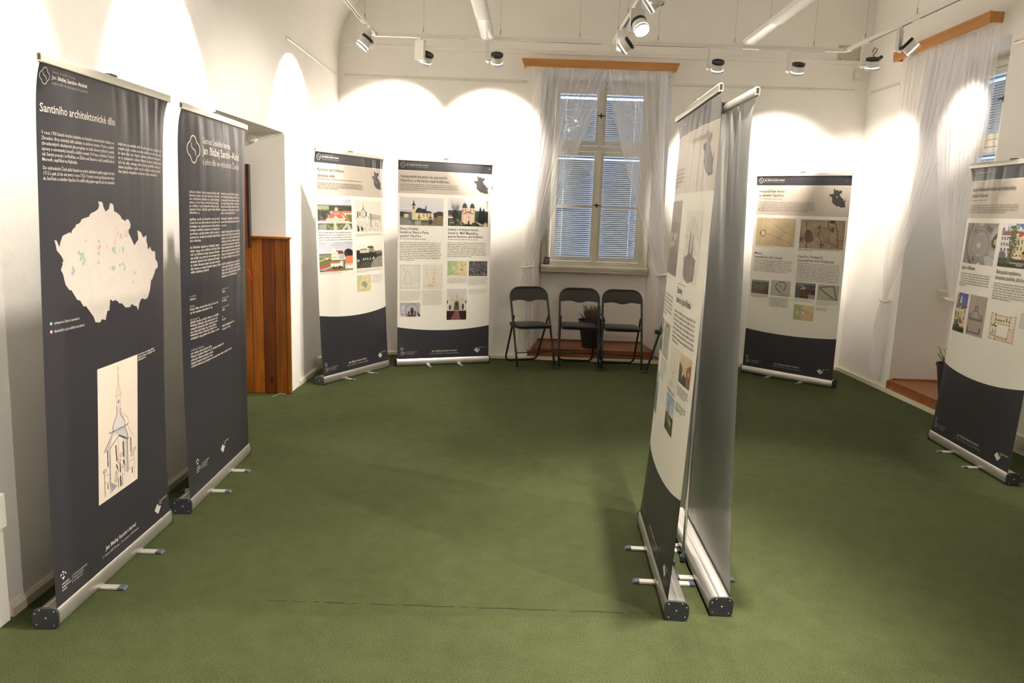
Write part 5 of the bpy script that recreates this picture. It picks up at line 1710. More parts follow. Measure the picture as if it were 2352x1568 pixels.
class Banner:
    def __init__(s, x, y, yaw, lean, W, Hh, label, film, curl=(0.012, 0.016), pleats=(), hb=0.085, bow=0.0):
        s.W, s.H, s.lean, s.curl, s.pleats, s.hb, s.bow = W, Hh, lean, curl, pleats, hb, bow
        s.vis = Hh - hb
        s.root = thing('roll_up_banner', (x, y, 0), R(yaw), label, 'banner', None)
        s.build_frame()
        # fabric
        nu, nt = 90, 120
        ts = [-0.002 + 0.34 * (i / 60) for i in range(60)] + [0.338 + (1.006 - 0.338) * i / (nt - 60) for i in range(nt - 60 + 1)]
        V, F, UV = [], [], []
        for t in ts:
            for i in range(nu + 1):
                V.append(s.S(i / nu, t, 0))
                UV.append((i / nu, t))
        for j in range(len(ts) - 1):
            for i in range(nu):
                a = j * (nu + 1) + i
                F.append((a, a + nu + 1, a + nu + 2, a + 1))
        for nm, off, mt in (('print_panel', 0.0, film), ('backing_sheet', -0.0008, M['back'])):
            me = bpy.data.meshes.new(nm)
            vv = V if off == 0 else [(p[0], p[1] + 0.0008, p[2]) for p in V]
            me.from_pydata(vv, [], F if off == 0 else [f[::-1] for f in F])
            me.materials.append(mt)
            uvl = me.uv_layers.new(name='uv')
            fl = np.array([UV[i] for f in (F if off == 0 else [f[::-1] for f in F]) for i in f], dtype=np.float32).ravel()
            uvl.data.foreach_set('uv', fl)
            me.polygons.foreach_set('use_smooth', [True] * len(me.polygons))
            o = bpy.data.objects.new(nm, me)
            col.objects.link(o)
            o.parent = s.root
            if off == 0:
                s.panel = o
            else:
                o['label'] = 'plain grey rear face of the banner film'

    def off(s, u, t):
        """how far the film bows back (+Y) or forward from its flat plane."""
        t = max(0.0, t)
        env = (1 - math.exp(-t / 0.03)) * (1 - min(1, t) ** 5)
        e2 = (1 - math.exp(-t / 0.05)) * (1 - min(1, t) ** 3)
        d = env * (s.curl[0] * math.exp(-u / 0.10) + s.curl[1] * math.exp(-(1 - u) / 0.10)) * 1.5
        d -= e2 * s.bow * math.sin(math.pi * u)
        for (pu, w, amp, L) in s.pleats:
            d += amp * math.exp(-((u - pu) / w) ** 2) * (1 - math.exp(-t / 0.012)) * math.exp(-t / L)
        return d

    def S(s, u, t, o):
        z = s.hb + s.vis * (1 - t)
        return ((u - 0.5) * s.W, -s.lean * (1 - t) + s.off(u, t) - o, z)

    def build_frame(s):
        W, hb, r = s.W, s.hb, s.root
        L = W / 2 + 0.004
        # cassette section (y,z): rounded body, back ridge lines
        sec = [(-0.004, 0.012), (0.004, 0.004), (0.018, 0.0015), (0.062, 0.0015), (0.078, 0.006), (0.086, 0.020), (0.087, 0.050), (0.082, 0.066),
               (0.070, 0.077), (0.052, 0.0825), (0.048, 0.0805), (0.045, 0.0835), (0.020, 0.087), (0.006, 0.088), (0.004, 0.083), (0.001, 0.081), (-0.002, 0.083), (-0.006, 0.078), (-0.011, 0.058), (-0.0118, 0.040), (-0.0095, 0.038), (-0.0105, 0.024)]
        MB().extrude([(p[0], p[1] * hb / 0.088) for p in sec], 'X', -L, L).obj('cassette', M['alu'], r, smooth=True, shade_auto=True)
        cap = [(-0.012, 0.020), (-0.006, 0.006), (0.006, 0.001), (0.070, 0.001), (0.083, 0.008), (0.089, 0.022), (0.089, 0.064), (0.082, 0.079), (0.068, 0.088), (0.008, 0.090), (-0.006, 0.084), (-0.0125, 0.068)]
        for sx in (-1, 1):
            m = MB()
            a, b = (L + 0.0002, L + 0.011) if sx > 0 else (-L - 0.011, -L - 0.0002)
            m.extrude([(p[0], p[1] * hb / 0.088) for p in cap], 'X', a, b)
            c = m.obj('end_cap', M['cap'], r, bevel=0.0015)
            for (yy, zz, rr) in ((0.036, 0.045, 0.0042), (0.004, 0.074, 0.0028), (0.060, 0.078, 0.0028), (0.078, 0.062, 0.0028), (0.006, 0.016, 0.0028), (0.074, 0.018, 0.0028)):
                MB().lathe([(rr, 0), (rr, 0.0015), (rr * 0.4, 0.0022)], 10, (sx * (L + 0.0108), yy, zz), Matrix.Rotation(R(90 * sx), 3, 'Y')).obj('screw', M['screw'], c, smooth=True)
        for fx in (-0.173, 0.173):
            m = MB()
            m.extrude([(-0.019, 0.003), (-0.017, 0.0095), (-0.012, 0.0115), (0.012, 0.0115), (0.017, 0.0095), (0.019, 0.003)], 'Y', -0.078, 0.150)
            m.v = [(v[0] + fx, v[1], v[2]) for v in m.v]
            ft = m.obj('foot', M['foot'], r)
            for a, b in ((-0.110, -0.0782), (0.1502, 0.182)):
                m = MB()
                sg = -1 if a < 0 else 1
                o_, i_ = (a, b) if a < 0 else (b, a)
                m.add([(fx - .020, i_, .0015), (fx + .020, i_, .0015), (fx + .020, i_, .013), (fx - .020, i_, .013), (fx - .018, o_, .0015), (fx + .018, o_, .0015), (fx + .018, o_ - sg * 0.008, .010), (fx - .018, o_ - sg * 0.008, .010)],
                      [(0, 1, 2, 3), (4, 5, 6, 7), (0, 1, 5, 4), (1, 2, 6, 5), (2, 3, 7, 6), (3, 0, 4, 7)])
                m.obj('foot_tip', M['tip'], ft, bevel=0.0015)
        # top rail
        zt = s.H
        yl = -s.lean
        sec = [(-0.009, -0.004), (-0.010, 0.020), (-0.006, 0.027), (0.004, 0.028), (0.009, 0.022), (0.010, 0.0), (0.006, -0.006), (0.002, -0.003), (-0.003, -0.003), (-0.005, -0.007)]
        tr = MB().extrude([(p[0] + yl, p[1] + zt) for p in sec], 'X', -W / 2 - 0.006, W / 2 + 0.006).obj('top_rail', M['alu_matt'], r, smooth=True, shade_auto=True)
        for sx in (-1, 1):
            m = MB()
            x = sx * (W / 2 + 0.0062)
            m.cbox((x, yl + 0.0, zt + 0.012), (0.0012, 0.010, 0.020))
            m.obj('rail_end', M['cap'], tr)
        m = MB()
        m.box((-0.026, yl - 0.004, zt + 0.0285), (0.022, yl + 0.030, zt + 0.037))
        m.box((-0.020, yl + 0.012, zt - 0.012), (0.016, yl + 0.030, zt + 0.0284))
        m.obj('pole_hook', M['cap'], r, bevel=0.002)
        m = MB()
        p0, p1 = Vector((0, 0.098, 0.030)), Vector((0, yl + 0.026, zt - 0.012))
        mid = p0.lerp(p1, 0.5)
        m.tube([p0, p0.lerp(p1, .33), mid, p1], [0.0085, 0.0085, 0.0075, 0.0075], 12)
        m.obj('support_pole', M['alu'], r, smooth=True)
        m = MB()
        m.box((-0.016, 0.0885, 0.012), (0.016, 0.112, 0.034))
        m.obj('pole_socket', M['cap'], r, bevel=0.002)

    # ---- printed things, each laid on the film
    def mesh(s, name, uvs, faces, m, o=0.0012, label=None):
        me = bpy.data.meshes.new(name)
        me.from_pydata([s.S(u, t, o) for u, t in uvs], [], faces)
        me.materials.append(m)
        ob = bpy.data.objects.new(name, me)
        col.objects.link(ob)
        ob.parent = s.panel
        if label:
            ob['label'] = label
        return ob

    def text(s, lines, m, name='heading', o=0.0013, label=None):
        """lines: (string, u0, t_baseline, width_u, cap_height_t, bold)"""
        U, F = [], []
        for (st, u0, tb, wu, cap, bold) in lines:
            v, f, w = text_mesh(st, bold)
            k = len(U)
            U += [(u0 + p[0] / w * wu, tb - p[1] * cap / FONT_CAP) for p in v]
            F += [tuple(i + k for i in q) for q in f]
        return s.mesh(name, U, F, m, o, label)

    def lines(s, blocks, m, name='body_text', o=0.0013):
        """unreadably small print: rows of letter strokes. blocks: (u0,u1,t0,t1,n,xh,last) or single rows"""
        U, F = [], []

        def q(u0, t0, u1, t1):
            k = len(U)
            U.extend([(u0, t0), (u1, t0), (u1, t1), (u0, t1)])
            F.append((k, k + 3, k + 2, k + 1))
        for (u0, u1, t0, t1, n, xh, last) in blocks:
            adv = xh * 1.02 * s.vis / s.W
            for i in range(n):
                t = t0 if n == 1 else lerp(t0, t1, i / (n - 1))
                end = u1 - rng.uniform(0, 0.015) if i < n - 1 else lerp(u0, u1, last)
                u = u0
                wl = rng.randint(2, 9)
                while u < end:
                    if wl == 0:
                        u += adv * 0.8
                        wl = rng.randint(2, 9)
                        continue
                    wl -= 1
                    r_ = rng.random()
                    bw = adv * 0.30
                    top = t - xh / 2
                    bot = t + xh / 2
                    if r_ < 0.25:
                        q(u, top - xh * 0.55, u + bw, bot)
                        q(u + adv * .45, top, u + adv * .45 + bw, bot)
                    elif r_ < 0.35:
                        q(u, top, u + bw, bot + xh * 0.5)
                        q(u + adv * .45, top, u + adv * .45 + bw, bot)
                    elif r_ < 0.75:
                        q(u, top, u + bw, bot)
                        q(u + adv * .45, top, u + adv * .45 + bw, bot)
                        q(u + bw, top, u + adv * .45, top + xh * .25)
                    else:
                        q(u, top, u + adv * .7, top + xh * .25)
                        q(u, bot - xh * .28, u + adv * .7, bot)
                        q(u, top + xh * .25, u + bw, bot - xh * .28)
                    u += adv
        return s.mesh(name, U, F, m, o)

    def photo(s, c, u0, t0, u1, t1, label, name='photograph'):
        a = c.out()
        h, w = a.shape[:2]
        U = [(lerp(u0, u1, i / w), lerp(t0, t1, j / h)) for j in range(h + 1) for i in range(w + 1)]
        F = [(j * (w + 1) + i, (j + 1) * (w + 1) + i, (j + 1) * (w + 1) + i + 1, j * (w + 1) + i + 1) for j in range(h) for i in range(w)]
        ob = s.mesh(name, U, F, M['print'], 0.0008, label)
        at = ob.data.color_attributes.new('print', 'FLOAT_COLOR', 'CORNER')
        rgba = np.ones((h * w, 4, 4), dtype=np.float32)
        rgba[:, :, :3] = a.reshape(-1, 1, 3)
        at.data.foreach_set('color', rgba.ravel())
        return ob

    def shape(s, pts, m, name, o=0.001, label=None, cut=0.02):
        """filled outline, cut into small triangles so that it follows the film"""
        bm = bmesh.new()
        vs = [bm.verts.new((p[0], -p[1] * 2, 0)) for p in pts]
        bm.faces.new(vs)
        bmesh.ops.triangulate(bm, faces=bm.faces[:])
        for _ in range(4):
            ed = [e for e in bm.edges if e.calc_length() > cut * 1.5]
            if not ed:
                break
            bmesh.ops.subdivide_edges(bm, edges=ed, cuts=1)
            bmesh.ops.triangulate(bm, faces=bm.faces[:])
        bm.verts.index_update()
        U = [(v.co.x, -v.co.y / 2) for v in bm.verts]
        F = [tuple(v.index for v in f.verts) for f in bm.faces]
        bm.free()
        return s.mesh(name, U, F, m, o, label)

    def ribbon(s, paths, width, m, name, o=0.0013, label=None):
        U, F = [], []
        for pts in paths:
            n = len(pts)
            k0 = len(U)
            for i in range(n):
                a, b = pts[max(0, i - 1)], pts[min(n - 1, i + 1)]
                dx, dy = (b[0] - a[0]) * s.W, (b[1] - a[1]) * s.vis
                L = math.hypot(dx, dy) or 1
                nx, ny = -dy / L * width / 2, dx / L * width / 2
                U += [(pts[i][0] + nx / s.W, pts[i][1] + ny / s.vis), (pts[i][0] - nx / s.W, pts[i][1] - ny / s.vis)]
            for i in range(n - 1):
                a = k0 + 2 * i
                F.append((a, a + 1, a + 3, a + 2))
        return s.mesh(name, U, F, m, o, label)

    def knot_logo(s, cu, ct, wu, m, width, name='knot_emblem'):
        """four-lobed outline with an S running through it"""
        R_ = wu / 2 * s.W
        hx = R_
        ry = 1.12

        def at(x, y):
            return (cu + x * hx / s.W, ct + y * hx * ry / s.vis)
        out = []
        c_, r_ = 0.46, 0.50
        lobes = [(0, -c_ * 1.0), (c_, 0), (0, c_), (-c_, 0)]
        for q, (lx, ly) in enumerate(lobes):
            a0 = -90 + q * 90
            for a in range(a0 - 78, a0 + 79, 12):
                out.append(at(lx + r_ * math.cos(R(a)), ly + r_ * math.sin(R(a))))
        out.append(out[0])
        P_ = ((-0.30, -0.42), (-0.46, 0.20), (0.46, -0.20), (0.30, 0.42))
        s1 = []
        for k in range(21):
            t = k / 20
            w_ = ((1 - t) ** 3, 3 * t * (1 - t) ** 2, 3 * t * t * (1 - t), t ** 3)
            s1.append(at(sum(w_[i] * P_[i][0] for i in range(4)), sum(w_[i] * P_[i][1] for i in range(4))))
        return s.ribbon([out, s1], width, m, name)

    def header(s, u0=0.023, t0=0.010, k=1.0):
        s.knot_logo(u0 + 0.025 * k, t0 + 0.0125 * k, 0.054 * k, M['ink'], 0.0030 * k)
        x = u0 + 0.063 * k
        s.text([('Génius českého baroka', x, t0 + 0.0045 * k, 0.149 * k, 0.0050 * k, 0.0), ('a jeho dílo ve východních Čechách', x, t0 + 0.0235 * k, 0.222 * k, 0.0048 * k, 0.0)], M['ink_dim'] if k == 1.0 else M['ink_dim'], 'small_heading')
        s.text([('Jan Blažej Santini–Aichel', x, t0 + 0.0145 * k, 0.220 * k, 0.0072 * k, 0.018)], M['ink'], 'heading')

    def footer(s, t=0.969, lu=0.025, lt=0.944, cu=0.868, ct=0.969):
        s.text([('Jan Blažej Santini–Aichel', 0.368, t, 0.272, 0.0085, 0.018)], M['ink'], 'footer_heading')
        s.text([('3. února 1677 Praha – 7. prosince 1723 Praha', 0.338, t + 0.0125, 0.329, 0.0055, 0.0)], M['ink'], 'footer_line')
        s.institute(lu, lt)
        s.city(cu, ct)

    def institute(s, u, t):
        U, F = [], []
        k = s.W / s.vis

        def dia(cx, cy, a, b, rot):
            n = len(U)
            for (x, y) in ((-a, 0), (0, -b), (a, 0), (0, b)):
                xx = x * math.cos(rot) - y * math.sin(rot)
                yy = x * math.sin(rot) + y * math.cos(rot)
                U.append((u + cx + xx, t + (cy + yy) * k))
            F.append((n, n + 3, n + 2, n + 1))
        dia(0.022, 0.000, .008, .004, 0.6)
        dia(0.008, 0.008, .008, .004, -0.9)
        dia(0.036, 0.010, .008, .004, 0.9)
        dia(0.022, 0.011, .004, .004, 0.0)
        n = len(U)
        U.extend([(u + 0.011, t + 0.021 * k), (u + 0.033, t + 0.021 * k), (u + 0.022, t + 0.034 * k)])
        F.append((n, n + 2, n + 1))
        s.mesh('institute_emblem', U, F, M['ink'], 0.0013)
        s.text([('NÁRODNÍ', u + .010, t + .0255, .048, .0036, .02), ('PAMÁTKOVÝ', u + .010, t + .0320, .062, .0036, .02), ('ÚSTAV', u + .010, t + .0385, .033, .0036, .02),
                ('ÚZEMNÍ ODBORNÉ', u + .088, t + .0240, .098, .0036, .0), ('PRACOVIŠTĚ', u + .088, t + .0305, .070, .0036, .0), ('V JOSEFOVĚ', u + .088, t + .0370, .066, .0036, .0)], M['ink'], 'institute_name')
        s.mesh('divider_bar', [(u + .080, t + .0195), (u + .0815, t + .0195), (u + .0815, t + .0385), (u + .080, t + .0385)], [(0, 3, 2, 1)], M['ink'], 0.0013)

    def city(s, u, t):
        k = s.W / s.vis
        p = [(-0.004, -0.030), (0.006, -0.020), (0.012, -0.012), (0.030, -0.010), (0.034, -0.004), (0.008, 0.022), (0.0, 0.024), (-0.034, -0.002), (-0.034, -0.008), (-0.010, -0.030)]
        s.mesh('city_emblem', [(u + x, t + y * k) for x, y in p], [tuple(range(len(p) - 1, -1, -1))], M['ink'], 0.0013)
        s.lines([(u + 0.018, u + 0.100, t - 0.0165, 0, 1, 0.0028, 1.0), (u + 0.018, u + 0.038, t - 0.0105, 0, 1, 0.0028, 1.0)], M['ink'], 'city_name')

    def region(s, dt=0.0, hole=None):
        REG = [(0.832, 0.059), (0.847, 0.064), (0.858, 0.069), (0.872, 0.065), (0.886, 0.072), (0.900, 0.068), (0.913, 0.069), (0.918, 0.078), (0.898, 0.086), (0.896, 0.093), (0.906, 0.094), (0.912, 0.101), (0.935, 0.109), (0.942, 0.119),
               (0.952, 0.116), (0.963, 0.104), (0.958, 0.119), (0.952, 0.127), (0.953, 0.134), (0.960, 0.141), (0.958, 0.148), (0.941, 0.147), (0.921, 0.150), (0.905, 0.145), (0.890, 0.142), (0.882, 0.145), (0.862, 0.138), (0.848, 0.135), (0.838, 0.128),
               (0.826, 0.123), (0.829, 0.113), (0.822, 0.100), (0.811, 0.098), (0.798, 0.093), (0.799, 0.083), (0.808, 0.085), (0.818, 0.088), (0.828, 0.084), (0.838, 0.083)]
        mid = 0.103
        s.shape([(u, mid + (t - mid) * 1.0 + dt) for u, t in REG], M['silhouette'], 'region_map', 0.001, 'dark silhouette map of a region')
        if hole:
            hu, ht = hole
            s.shape([(hu - .006, ht + .004), (hu - .002, ht - .004), (hu + .006, ht - .004), (hu + .002, ht + .005)], M['ink'], 'map_marker', 0.0016)


def pl(*a):
    return tuple(a)


# ------------------------------------------------------------------ A: map and tower
A = Banner(-1.733, 3.182, 90.2, 0.083, 0.971, 2.113, 'navy roll-up banner with white country map and church tower drawing, nearest on the left wall', M['dark'],
           curl=(0.014, 0.018), pleats=[(.50, .015, .004, .05), (.60, .03, .006, .12), (.70, .02, -.006, .15), (.80, .02, .007, .08), (.86, .016, -.008, .06), (.91, .02, .010, .10), (.20, .05, .004, .2)], bow=0.012)
A.header(0.009, 0.010, 0.98)
A.text([('Santiniho architektonické dílo', 0.013, 0.0820, 0.467, 0.0150, 0.012)], M['ink'], 'heading')
body = ['V roce 1700 Santini dostává zakázku na dostavbu cisterciáckého kláštera ve',
        'Zbraslavi. Brzy následují další zakázky na palácové stavby v Praze a rozsáhlé',
        'zbraslavských zkušeností tak projekty na další obnovy klášterů vzniklé',
        'úpravy a novostavby kostelů a dalších staveb. Po Praze a středních Čechách',
        'tak Santini pracuje i na Plzeňsku, ve Žďáru nad Sázavou a okolí, později také na',
        'Moravě, například na Rajhradu.']
L_ = []
for i, t_ in enumerate(body):
    L_.append((t_, 0.019, 0.1195 + i * 0.0091, 0.448 if i < 5 else 0.19, 0.0062, 0.006))
for i, t_ in enumerate(['Do východních Čech začal Santini za svými zakázkami jezdit nejspíš od roku', '1712 a pak až do své smrti v roce 1723. V tomto roce jej připojovalo místo',
                        'do Smiřické a rodného Opočna. Ho svěřil svěj pojem regionů zde nový zámeček']):
    L_.append((t_, 0.021, 0.1795 + i * 0.0091, 0.444, 0.0062, 0.006))
A.text(L_, M['ink'], 'body_text')
A.lines([(0.500, 0.948, 0.1165, 0.1715, 7, 0.0042, 0.84)], M['ink'])
CZ = [(0.339, 0.232), (0.37, 0.234), (0.378, 0.244), (0.393, 0.252), (0.418, 0.247), (0.428, 0.235), (0.453, 0.238), (0.46, 0.252), (0.48, 0.254), (0.512, 0.261), (0.52, 0.267), (0.542, 0.27), (0.552, 0.272), (0.562, 0.268), (0.583, 0.269), (0.601, 0.279), (0.595, 0.287), (0.573, 0.293), (0.6, 0.306), (0.632, 0.324), (0.671, 0.312), (0.662, 0.292), (0.696, 0.297), (0.710, 0.305), (0.725, 0.309), (0.754, 0.304), (0.755, 0.318), (0.765, 0.326), (0.77, 0.336), (0.785, 0.334), (0.796, 0.33), (0.805, 0.337), (0.822, 0.342), (0.838, 0.341), (0.855, 0.344), (0.859, 0.361), (0.887, 0.369), (0.892, 0.38), (0.875, 0.383), (0.859, 0.384), (0.845, 0.394), (0.831, 0.399), (0.820, 0.405), (0.804, 0.407), (0.793, 0.426), (0.778, 0.437), (0.761, 0.446), (0.748, 0.446), (0.735, 0.448), (0.715, 0.444), (0.695, 0.444), (0.678, 0.452), (0.664, 0.468), (0.65, 0.458), (0.632, 0.456), (0.602, 0.45), (0.587, 0.456), (0.546, 0.454), (0.514, 0.443), (0.496, 0.443), (0.475, 0.436), (0.457, 0.433), (0.44, 0.435), (0.419, 0.429), (0.411, 0.452), (0.395, 0.452), (0.38, 0.47), (0.354, 0.466), (0.339, 0.472), (0.305, 0.469), (0.294, 0.458), (0.269, 0.446), (0.242, 0.433), (0.226, 0.433), (0.205, 0.42), (0.187, 0.418), (0.170, 0.408), (0.153, 0.398), (0.14, 0.397), (0.118, 0.385), (0.106, 0.365), (0.095, 0.358), (0.105, 0.349), (0.11, 0.34), (0.099, 0.332), (0.077, 0.322), (0.072, 0.312), (0.066, 0.303), (0.077, 0.304), (0.091, 0.316), (0.098, 0.306), (0.11, 0.296), (0.130, 0.293), (0.152, 0.29), (0.158, 0.293), (0.165, 0.287), (0.173, 0.284), (0.185, 0.281), (0.192, 0.276), (0.205, 0.275), (0.218, 0.272), (0.225, 0.267), (0.237, 0.265), (0.274, 0.262), (0.280, 0.258), (0.29, 0.255), (0.315, 0.252), (0.338, 0.247), (0.346, 0.24)]
A.shape(CZ, mat('map_paper', (0.46, 0.415, 0.38), 0.5, var=0.03), 'country_map', 0.001, 'white country map')
bd = [[(.355, .25), (.36, .27), (.37, .285)], [(.30, .30), (.35, .285), (.40, .272), (.46, .290), (.50, .315)], [(.17, .30), (.20, .31), (.21, .335), (.24, .345), (.27, .36), (.28, .39), (.27, .43)], [(.10, .345), (.15, .343), (.21, .335)],
      [(.27, .39), (.32, .388), (.38, .385), (.40, .39), (.40, .41), (.44, .42), (.48, .43), (.53, .43)], [(.48, .35), (.55, .36), (.60, .375), (.59, .40), (.58, .43)], [(.65, .33), (.64, .37), (.70, .39), (.73, .42)], [(.60, .375), (.64, .37)]]
A.ribbon(bd, 0.0020, mat('map_border_ink', (0.54, 0.485, 0.44), 0.5), 'map_borders', 0.0014)
TEAL, RUST = mat('teal_ink', (0.25, 0.34, 0.30), 0.5), mat('rust_ink', (0.52, 0.34, 0.26), 0.5)


def dots(bn, pts, m, name, r=0.008):
    U, F = [], []
    k = bn.W / bn.vis
    for (u, t) in pts:
        n = len(U)
        for a in range(6):
            U.append((u + r * math.cos(a * math.pi / 3), t + r * k * math.sin(a * math.pi / 3)))
        F.append(tuple(range(n + 5, n - 1, -1)))
    return tag(bn.mesh(name, U, F, m, 0.0016), kind='stuff')


def zpt(x, y):       # map dots measured on the print
    return (0.0555 + (x - 145) / 1010.0 * 0.90, 0.232 + (y - 90) * 0.000205)


dots(A, [(.205 + dx, .329 + dy) for dx, dy in ((0, 0), (.012, .004), (.024, .003), (.018, .010), (.010, .013), (.030, .011), (.034, .016), (.026, .021))] + [(.165, .357), (.172, .362), (.163, .366), (.34, .310), (.346, .321), (.336, .334), (.337, .351),
     (.445, .327), (.46, .326), (.450, .331), (.462, .335), (.528, .328), (.53, .334), (.44, .365), (.45, .369), (.455, .366), (.50, .362), (.53, .361), (.545, .368), (.54, .373), (.635, .384), (.62, .403), (.51, .300), (.515, .305)], TEAL, 'teal_map_dots')
dots(A, [(.25, .307), (.33, .322), (.34, .326), (.40, .322), (.47, .287), (.49, .293), (.486, .299), (.55, .293), (.56, .297), (.575, .294), (.47, .311), (.462, .316), (.50, .331), (.42, .366), (.545, .302), (.565, .303)], RUST, 'rust_map_dots')
A.text([('církevní a řádoví stavebníci', 0.052, 0.4560, 0.145, 0.0052, 0.004), ('šlechtičtí a jiní světští stavebníci', 0.052, 0.4710, 0.176, 0.0052, 0.004)], M['ink'], 'map_legend')
dots(A, [(.037, .4535)], TEAL, 'legend_dot', 0.007)
dots(A, [(.037, .4685)], RUST, 'legend_dot', 0.007)
A.photo(p_tower(), 0.313, 0.566, 0.654, 0.856, 'tall cream drawing of an onion-domed church tower', 'tower_drawing')
A.lines([(0.661, 0.845, 0.568, 0.574, 2, 0.0032, 1.0), (0.661, 0.74, 0.580, 0, 1, 0.0032, 1.0)], M['ink'], 'caption')
A.text([('Jan Blažej Santini–Aichel', 0.366, 0.9665, 0.270, 0.0090, 0.018)], M['ink'], 'footer_heading')
A.text([('3. února 1677 Praha – 7. prosince 1723 Praha', 0.338, 0.9800, 0.325, 0.0058, 0.0)], M['ink'], 'footer_line')
A.institute(0.030, 0.940)
A.city(0.868, 0.973)

# ------------------------------------------------------------------ B: title banner
B = Banner(-1.711, 4.317, 91.8, 0.036, 0.982, 2.104, 'navy roll-up banner with large knot emblem and long text columns, beside the door recess', M['dark'],
           curl=(0.016, 0.008), pleats=[(.06, .03, .005, .10), (.20, .030, -.005, .25), (.28, .03, .004, .25), (.42, .03, .003, .10), (.56, .014, -.006, .02), (.66, .03, .004, .20), (.75, .035, -.006, .40), (.84, .03, .004, .25), (.92, .03, -.004, .30)], bow=0.020)
B.knot_logo(0.137, 0.093, 0.128, M['ink'], 0.0072)
B.text([('Génius českého baroka', 0.238, 0.074, 0.430, 0.0175, 0.0), ('a jeho dílo ve východních Čechách', 0.236, 0.1275, 0.600, 0.0170, 0.0)], M['ink'], 'small_heading')
B.text([('Jan Blažej Santini–Aichel', 0.238, 0.1010, 0.602, 0.0215, 0.016)], M['ink'], 'heading')
B.lines([(.085, .455, .200, .244, 6, .0044, 1), (.085, .18, .2525, 0, 1, .0044, 1), (.085, .455, .269, .315, 6, .0044, 1), (.085, .20, .324, 0, 1, .0044, 1), (.085, .455, .341, .396, 7, .0044, 1), (.085, .29, .4045, 0, 1, .0044, 1),
         (.478, .840, .200, .245, 6, .0044, 1), (.478, .72, .254, 0, 1, .0044, 1), (.478, .840, .269, .2785, 2, .0044, 1), (.478, .56, .288, 0, 1, .0044, 1), (.478, .842, .306, .378, 9, .0044, .95), (.478, .845, .396, .4225, 4, .0044, 1), (.478, .75, .431, 0, 1, .0044, 1)], M['ink'])
cr = [(.07, .13, .466, 0), (.07, .125, .474, 1), (.07, .115, .492, 0), (.07, .42, .500, 1), (.07, .33, .509, 1), (.07, .17, .527, 0), (.07, .42, .5345, 1), (.07, .41, .543, 1), (.07, .40, .5515, 1), (.07, .39, .560, 1), (.07, .39, .568, 1), (.07, .43, .577, 1),
      (.07, .207, .608, 0), (.07, .31, .6165, 1), (.07, .50, .625, 1), (.07, .34, .634, 1), (.07, .33, .6425, 1), (.07, .645, .651, 1), (.48, .59, .467, 0), (.48, .53, .475, 1), (.48, .59, .493, 0), (.48, .55, .501, 1), (.48, .60, .519, 0), (.48, .52, .527, 1), (.48, .50, .547, 0), (.48, .535, .5545, 1), (.48, .70, .573, 1), (.48, .62, .5825, 1)]
B.lines([(a, b, t_, 0, 1, .0042, 1) for a, b, t_, k in cr if k], M['ink'])
B.lines([(a, b, t_, 0, 1, .0038, 1) for a, b, t_, k in cr if not k], M['ink_dim'], 'small_labels')
arcs = []
for dr in (0.0, 0.035):
    arcs.append([(0.985 - (0.29 - dr) * math.cos(R(a)) * 1.0, 0.735 + (0.085 - dr * 0.4) * math.sin(R(a))) for a in range(-80, 81, 8)])
    arcs.append([(0.83 + dr + 0.002 * k, 0.60 + 0.011 * k) for k in range(7)] + [(0.845 + dr + (0.10) * (1 - math.cos(R(a))), 0.666 + 0.05 * math.sin(R(a))) for a in range(0, 80, 10)])
B.ribbon(arcs, 0.0028, M['ink_faint'], 'faint_arcs')
B.institute(0.090, 0.910)
B.city(0.500, 0.941)


def hd(bn, rows, name='heading', m='ink_dark'):
    bn.text([(a, b, c_, d, e * 1.12, 0.010) for a, b, c_, d, e, f_ in rows], M[m], name)


# ------------------------------------------------------------------ C
C = Banner(-1.518, 7.293, 63.2, -0.068, 1.003, 2.130, 'white roll-up banner with four building photos, in the back left corner', mat_sheet('film_c', 0.187, (0.724, 0.7435, 0.727)),
           curl=(0.016, 0.014), pleats=[(.70, .03, .008, .06), (.80, .02, -.010, .08), (.88, .02, .010, .06), (.94, .015, -.010, .08)], bow=0.010)
C.header()
C.text([('3', 0.955, 0.029, 0.010, 0.0055, 0.0)], M['ink_dim'], 'panel_number')
hd(C, [('Rychnov nad Kněžnou,', 0.031, 0.0830, 0.343, 0.0125, 0.0), ('zámecký areál', 0.031, 0.1085, 0.205, 0.0125, 0.0)])
C.lines([(.029, .62, .118, 0, 1, .0032, 1), (.029, .648, .1345, .1595, 5, .0034, .42)], M['ink_mid'])
C.region(0.001, (0.888, 0.115))
C.photo(p_chateau(), .020, .203, .464, .341, 'aerial photo of a red roofed chateau')
C.photo(p_engraving(), .517, .203, .962, .354, 'pale engraving of a town', 'engraving')
C.photo(p_chapel_red(), .021, .395, .463, .527, 'photo of a white chapel with dark red roof')
C.photo(p_castle_bw(), .520, .411, .953, .524, 'black and white photo of a hilltop castle')
C.photo(p_map(0), .519, .557, .738, .636, 'small coloured map', 'small_map')
C.lines([(.022, .463, .3535, .3865, 4, .0036, 1)], M['ink_mid'])
C.lines([(.517, .957, .362, .372, 3, .0026, .26), (.02, .40, .5295, .536, 2, .0026, .75), (.52, .95, .532, .5435, 3, .0026, .3), (.762, .952, .562, .597, 6, .0026, .8)], M['ink_pale'], 'caption')
C.footer()

